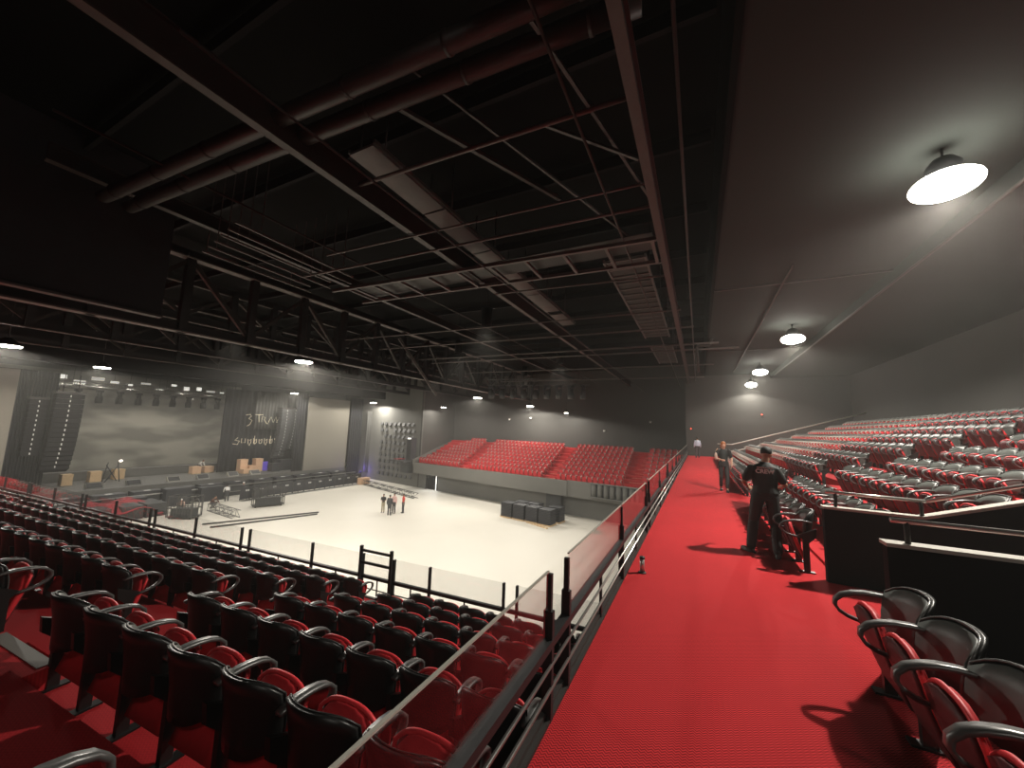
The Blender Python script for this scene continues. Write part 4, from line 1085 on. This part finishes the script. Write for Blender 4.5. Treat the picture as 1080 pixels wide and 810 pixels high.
def person(loc, rz, H, J, look, lab, voxel=.012):
    """J: joints in metres for H = 1.75 facing +Y. look: dict of materials"""
    k = H / 1.75; r = empty('person', loc, rz, lab, 'person'); V = lambda p: Vector(p) * k
    top, pelvis, neck, head = V(J['chest']), V(J['pelvis']), V(J['neck']), V(J['head'])
    fy = Vector(J.get('face', (0, 1, 0))).normalized()
    b = MB()
    # head with brow, nose, chin, ears
    rot = fy.to_track_quat('Y', 'Z').to_matrix()
    b.ell(head + rot @ V((0, -.008, .02)), .074 * k, .090 * k, .100 * k, 16, 12, rot)
    b.ell(head + rot @ V((0, .022, -.055)), .054 * k, .060 * k, .062 * k, 12, 8, rot)
    b.ell(head + rot @ V((0, .088, -.015)), .013 * k, .020 * k, .024 * k, 8, 6, rot)
    b.ell(head + rot @ V((0, .074, -.058)), .024 * k, .012 * k, .010 * k, 8, 6, rot)
    for s_ in (-1, 1):
        b.ell(head + rot @ V((s_ * .077, -.005, -.005)), .010 * k, .020 * k, .030 * k, 8, 6, rot)
        b.ell(head + rot @ V((s_ * .030, .074, .022)), .022 * k, .012 * k, .008 * k, 8, 6, rot)
    limb(b, [neck + V((0, 0, -.03)), head + rot @ V((0, -.02, -.05))], [.058 * k, .052 * k])
    for s_, sd in ((-1, 'l'), (1, 'r')):
        sh, el, wr = V(J['sh_' + sd]), V(J['el_' + sd]), V(J['wr_' + sd])
        limb(b, [sh, el, wr], [.045 * k, .038 * k, .024 * k])
        hd = V(J['hd_' + sd]) if 'hd_' + sd in J else (wr - el)
        hand(b, wr, hd, J.get('pn_' + sd, (-s_, 0, 0)), J.get('curl', .45), k, 1)
        hp, kn, an = V(J['hp_' + sd]), V(J['kn_' + sd]), V(J['an_' + sd])
        limb(b, [hp, kn, an], [.075 * k, .050 * k, .036 * k])
    # torso core joins everything
    b.loft([(pelvis + V((0, 0, -.06)), .13 * k, .09 * k), (pelvis + V((0, 0, .05)), .145 * k, .10 * k), (pelvis.lerp(top, .45), .125 * k, .085 * k), (top, .15 * k, .095 * k), (top.lerp(neck, .75), .11 * k, .07 * k), (neck, .055 * k, .055 * k)])
    sk = remesh(b, 'body', look['skin'], voxel, r)
    # shirt
    b = MB(); lw = look.get('width', 1.0)
    b.loft([(pelvis + V((0, 0, .0 if not look.get('tuck') else .04)), .175 * k * lw, .128 * k), (pelvis.lerp(top, .3), .155 * k * lw, .115 * k), (pelvis.lerp(top, .65), .168 * k * lw, .118 * k), (top, .182 * k * lw, .118 * k), (top.lerp(neck, .55), .165 * k * lw, .095 * k), (top.lerp(neck, .9), .09 * k, .07 * k), (neck + V((0, 0, .01)), .066 * k, .064 * k)])
    for sd in 'lr':
        sh, el, wr = V(J['sh_' + sd]), V(J['el_' + sd]), V(J['wr_' + sd])
        if look.get('long'): limb(b, [sh, el, el.lerp(wr, .92)], [.063 * k, .054 * k, .042 * k])
        else: limb(b, [sh, sh.lerp(el, .72)], [.064 * k, .062 * k])
    ts = remesh(b, 'shirt', look['shirt'], voxel, r)
    if not look.get('shorts_skin'):
        b = MB()
        b.loft([(pelvis + V((0, 0, -.10)), .16 * k, .115 * k), (pelvis + V((0, 0, -.02)), .165 * k, .118 * k), (pelvis + V((0, 0, .07)), .150 * k, .108 * k)])
        for sd in 'lr':
            hp, kn, an = V(J['hp_' + sd]), V(J['kn_' + sd]), V(J['an_' + sd])
            f = look.get('fit', 1.0)
            limb(b, [hp, kn, kn.lerp(an, look.get('hem', .97))], [.096 * k * f, .074 * k * f, .064 * k * f])
        remesh(b, 'trousers', look['trousers'], voxel, r)
    for s_, sd in ((-1, 'l'), (1, 'r')):
        an = V(J['an_' + sd]); fd = Vector(J.get('ft_' + sd, (0, 1, 0))).normalized(); b = MB(); R = fd.to_track_quat('Y', 'Z').to_matrix()
        z0 = an.z - .085 * k
        b.ell(an + R @ V((0, .055, -.048)), .046 * k, .135 * k, .038 * k, 12, 8, R)
        b.ell(an + R @ V((0, -.01, -.035)), .042 * k, .055 * k, .05 * k, 10, 8, R)
        b.loft([(an + R @ V((0, .05, -.085)), .046 * k, .14 * k, R @ Vector((1, 0, 0)), R @ Vector((0, 1, 0))), (an + R @ V((0, .05, -.065)), .048 * k, .142 * k, R @ Vector((1, 0, 0)), R @ Vector((0, 1, 0)))])
        remesh(b, 'shoe', look.get('shoe', 'shoe'), max(.008, voxel * .8), r, 1)
    b = MB()
    if look.get('cap'):
        b.ell(head + rot @ V((0, -.012, .050)), .088 * k, .104 * k, .088 * k, 16, 10, rot)
        b.loft([(head + rot @ V((0, .10, .045)), .07 * k, .075 * k, rot @ Vector((1, 0, 0)), rot @ Vector((0, 1, -.15))), (head + rot @ V((0, .10, .056)), .07 * k, .075 * k, rot @ Vector((1, 0, 0)), rot @ Vector((0, 1, -.15)))])
        remesh(b, 'cap', look['cap'], voxel, r)
    else:
        b.ell(head + rot @ V((0, -.022, .038)), .086 * k, .098 * k, .096 * k, 16, 10, rot)
        if look.get('hair_long'):
            b.ell(head + rot @ V((0, -.07, -.05)), .075 * k, .045 * k, .10 * k, 12, 8, rot)
            for s_ in (-1, 1): b.ell(head + rot @ V((s_ * .066, -.02, -.03)), .026 * k, .05 * k, .085 * k, 8, 8, rot)
        remesh(b, 'hair', look.get('hair', 'hairk'), voxel, r)
    return r
def stand(dx=0, spread=.10, arms='down', step=.0):
    J = dict(pelvis=(0, 0, .98), chest=(0, 0, 1.33), neck=(0, 0, 1.49), head=(0, .02, 1.63),
             hp_l=(-.09, 0, .92), kn_l=(-spread, .02 + step, .50), an_l=(-spread - .01, step * 1.6, .085), hp_r=(.09, 0, .92), kn_r=(spread, .02 - step * .2, .50), an_r=(spread + .01, -step * 1.2, .085),
             sh_l=(-.18, 0, 1.42), sh_r=(.18, 0, 1.42))
    if arms == 'down': J.update(el_l=(-.24, -.02, 1.13), wr_l=(-.25, .06, .88), el_r=(.24, -.02, 1.13), wr_r=(.25, .06, .88))
    if arms == 'fold': J.update(el_l=(-.25, .04, 1.15), wr_l=(-.06, .24, 1.14), el_r=(.25, .04, 1.15), wr_r=(.06, .24, 1.10))
    return J
# crew man: back to the camera, legs apart, forearms forward at waist, head turned right
J = dict(pelvis=(.02, 0, .97), chest=(.0, .03, 1.32), neck=(.02, .05, 1.47), head=(.05, .09, 1.60), face=(.22, 1, -.30),
         hp_l=(-.09, 0, .92), kn_l=(-.17, .05, .50), an_l=(-.22, -.05, .085), hp_r=(.10, 0, .92), kn_r=(.13, .02, .50), an_r=(.14, -.16, .085),
         sh_l=(-.175, .01, 1.365), el_l=(-.29, .0, 1.13), wr_l=(-.24, .22, 1.04), sh_r=(.175, .03, 1.35), el_r=(.29, .08, 1.12), wr_r=(.22, .32, 1.05),
         ft_l=(-.6, .7, 0), ft_r=(.05, -.0, 0), pn_l=(1, 0, 0), pn_r=(-1, 0, 0))
J['ft_r'] = (.15, .8, 0); J['ft_l'] = (-.75, .6, 0)
crew = person((.93, 7.35, 0), math.radians(-6), 1.70, J, dict(skin='skin', shirt='tee', trousers='trou', cap='tee', width=1.12, fit=1.08),
              'man seen from behind in black cap, black crew t-shirt and charcoal trousers', .011)
def text_on(parent, txt, loc, rot, size, m):
    c = bpy.data.curves.new('lettering', 'FONT'); c.body = txt; c.size = size; c.extrude = .002; c.offset = .0035 if size > .05 else .001; c.align_x = 'CENTER'
    o = bpy.data.objects.new('lettering', c); COL.objects.link(o); dg = bpy.context.evaluated_depsgraph_get()
    me = bpy.data.meshes.new_from_object(o.evaluated_get(dg)); me.materials.clear(); me.materials.append(MT[m]); bpy.data.objects.remove(o)
    o = bpy.data.objects.new('lettering', me); COL.objects.link(o); o.location = loc; o.rotation_euler = rot; o.parent = parent; return o
t1 = text_on(crew, 'CREW', (.015, -.112, 1.265), (math.radians(84), 0, 0), .088, 'label')
t2 = text_on(crew, 'PRODUCTION', (.02, -.098, 1.338), (math.radians(80), 0, 0), .034, 'pinks'); 
# woman walking towards the camera
J = dict(pelvis=(0, 0, .97), chest=(0, -.01, 1.31), neck=(0, 0, 1.46), head=(.0, .05, 1.60), face=(-.15, 1, -.35),
         hp_l=(-.09, 0, .92), kn_l=(-.09, .14, .50), an_l=(-.07, .22, .085), hp_r=(.09, 0, .92), kn_r=(.09, .02, .50), an_r=(.08, -.18, .10),
         sh_l=(-.17, 0, 1.40), el_l=(-.26, -.04, 1.15), wr_l=(-.24, .05, .92), sh_r=(.17, 0, 1.40), el_r=(.25, .02, 1.14), wr_r=(.10, .22, 1.10), pn_r=(-1, 0, 0), pn_l=(1, 0, 0))
wom = person((.72, 14.45, 0), math.radians(185), 1.66, J, dict(skin='skin2', shirt='tee', trousers='trou', hair='hairb', hair_long=True, fit=.82, width=.86, hem=.8, shoe='shoe'),
             'woman with auburn hair, black top and black trousers walking on the red carpet', .013)
r = empty('shoulder_bag', (.50, 14.40, 1.14), 0, 'small patterned bag carried at the elbow of the auburn-haired woman', 'bag')
MB().ell((0, 0, 0), .05, .09, .13).build('pouch', 'pinkt', r); MB().tube([(0, 0, .1), (.02, 0, .2), (.06, 0, .26)], .01, 6).build('strap', 'tan', r)
# man far down the walkway
person((-.12, 33.2, 0), math.radians(10), 1.62, stand(), dict(skin='skin', shirt='pshirt', trousers='gsuit', long=True), 'man in pale blue shirt walking away at the far end of the red walkway', .03)
# group on the floor
person((-25.5, 25.6, FZ), math.radians(200), 1.62, stand(arms='fold'), dict(skin='skin', shirt='tee', trousers='khaki'), 'leftmost of the floor group, black top and khaki trousers', .03)
person((-24.3, 25.15, FZ), math.radians(20), 1.74, stand(), dict(skin='skin', shirt='gsuit', trousers='gsuit', long=True), 'middle man of the floor group in dark grey clothes, back turned', .03)
person((-24.55, 25.95, FZ), math.radians(190), 1.74, stand(), dict(skin='skin', shirt='pinks', trousers='gsuit', long=True), 'person in pale pink shirt half hidden behind the man in grey', .03)
person((-23.97, 26.5, FZ), math.radians(150), 1.68, stand(), dict(skin='skin', shirt='rshirt', trousers='gsuit'), 'rightmost of the floor group in a red shirt and black trousers', .03)
bend = stand(); bend.update(chest=(0, .22, 1.24), neck=(0, .34, 1.33), head=(0, .44, 1.40), sh_l=(-.18, .3, 1.28), sh_r=(.18, .3, 1.28), el_l=(-.24, .36, 1.0), el_r=(.24, .36, 1.0), wr_l=(-.2, .5, .82), wr_r=(.2, .5, .82))
person((-40.7, 20.55, FZ), math.radians(75), 1.7, bend, dict(skin='skin', shirt='white', trousers='gsuit', long=True), 'worker in a white shirt bending at the road cases before the stage', .03)
person((-40.35, 21.75, FZ), math.radians(120), 1.7, stand(), dict(skin='skin', shirt='gsuit', trousers='gsuit', cap='white', long=True), 'worker in dark clothes and white cap beside the small mesh cart', .03)
crouch = dict(pelvis=(0, 0, .42), chest=(0, .16, .74), neck=(0, .26, .88), head=(0, .34, .98), hp_l=(-.1, .02, .40), kn_l=(-.17, .40, .50), an_l=(-.15, .12, .085), hp_r=(.1, .02, .40), kn_r=(.17, .40, .50), an_r=(.15, .12, .085),
              sh_l=(-.18, .22, .82), sh_r=(.18, .22, .82), el_l=(-.24, .42, .62), el_r=(.24, .42, .62), wr_l=(-.16, .58, .46), wr_r=(.16, .58, .46))
person((-38.6, 18.3, FZ), math.radians(-60), 1.7, crouch, dict(skin='skin', shirt='brown', trousers='gsuit', long=True), 'worker in brown crouching at the end of the short lattice truss', .03)
person((-39.2, 16.3, FZ), math.radians(-100), 1.7, crouch, dict(skin='skin', shirt='pinkt', trousers='brown', cap='white', long=True), 'worker with a white cap crouching beside the mesh cage cart', .03)
person((-51.2, 22.6, -4.5), math.radians(-60), 1.7, bend, dict(skin='skin', shirt='white', trousers='gsuit', long=True), 'worker in a white shirt on the stage in front of the backdrop', .03)
person((-24.2, back_y(-24.2) - 8.4, FS0), 0, .01, stand(), dict(skin='skin', shirt='rshirt', trousers='gsuit'), 'x', .03) if False else None

# ================================================================== HAZE
def haze(name, x0, y0, z0, x1, y1, z1, dens, lab):
    m = bpy.data.materials.new(name); m.use_nodes = True; nt = m.node_tree; nt.nodes.remove(nt.nodes['Principled BSDF'])
    v = nt.nodes.new('ShaderNodeVolumeScatter'); v.inputs['Density'].default_value = dens; v.inputs['Anisotropy'].default_value = .25
    v.inputs['Color'].default_value = (.98, .97, .92, 1)
    nt.links.new(v.outputs[0], nt.nodes['Material Output'].inputs['Volume'])
    o = MB().box(x0, y0, z0, x1, y1, z1).build(name, m); o['kind'] = 'stuff'; o['label'] = lab; o['category'] = 'haze'
    return o
haze('haze', -43.9, -5.9, FZ + .02, 13.9, 45, 8.95, HAZE, 'thin theatrical haze filling the hall')
haze('stage_haze', -63.9, -5.8, -6.0, -44.0, 45, 8.9, HAZE_STAGE, 'thicker haze hanging over the stage')
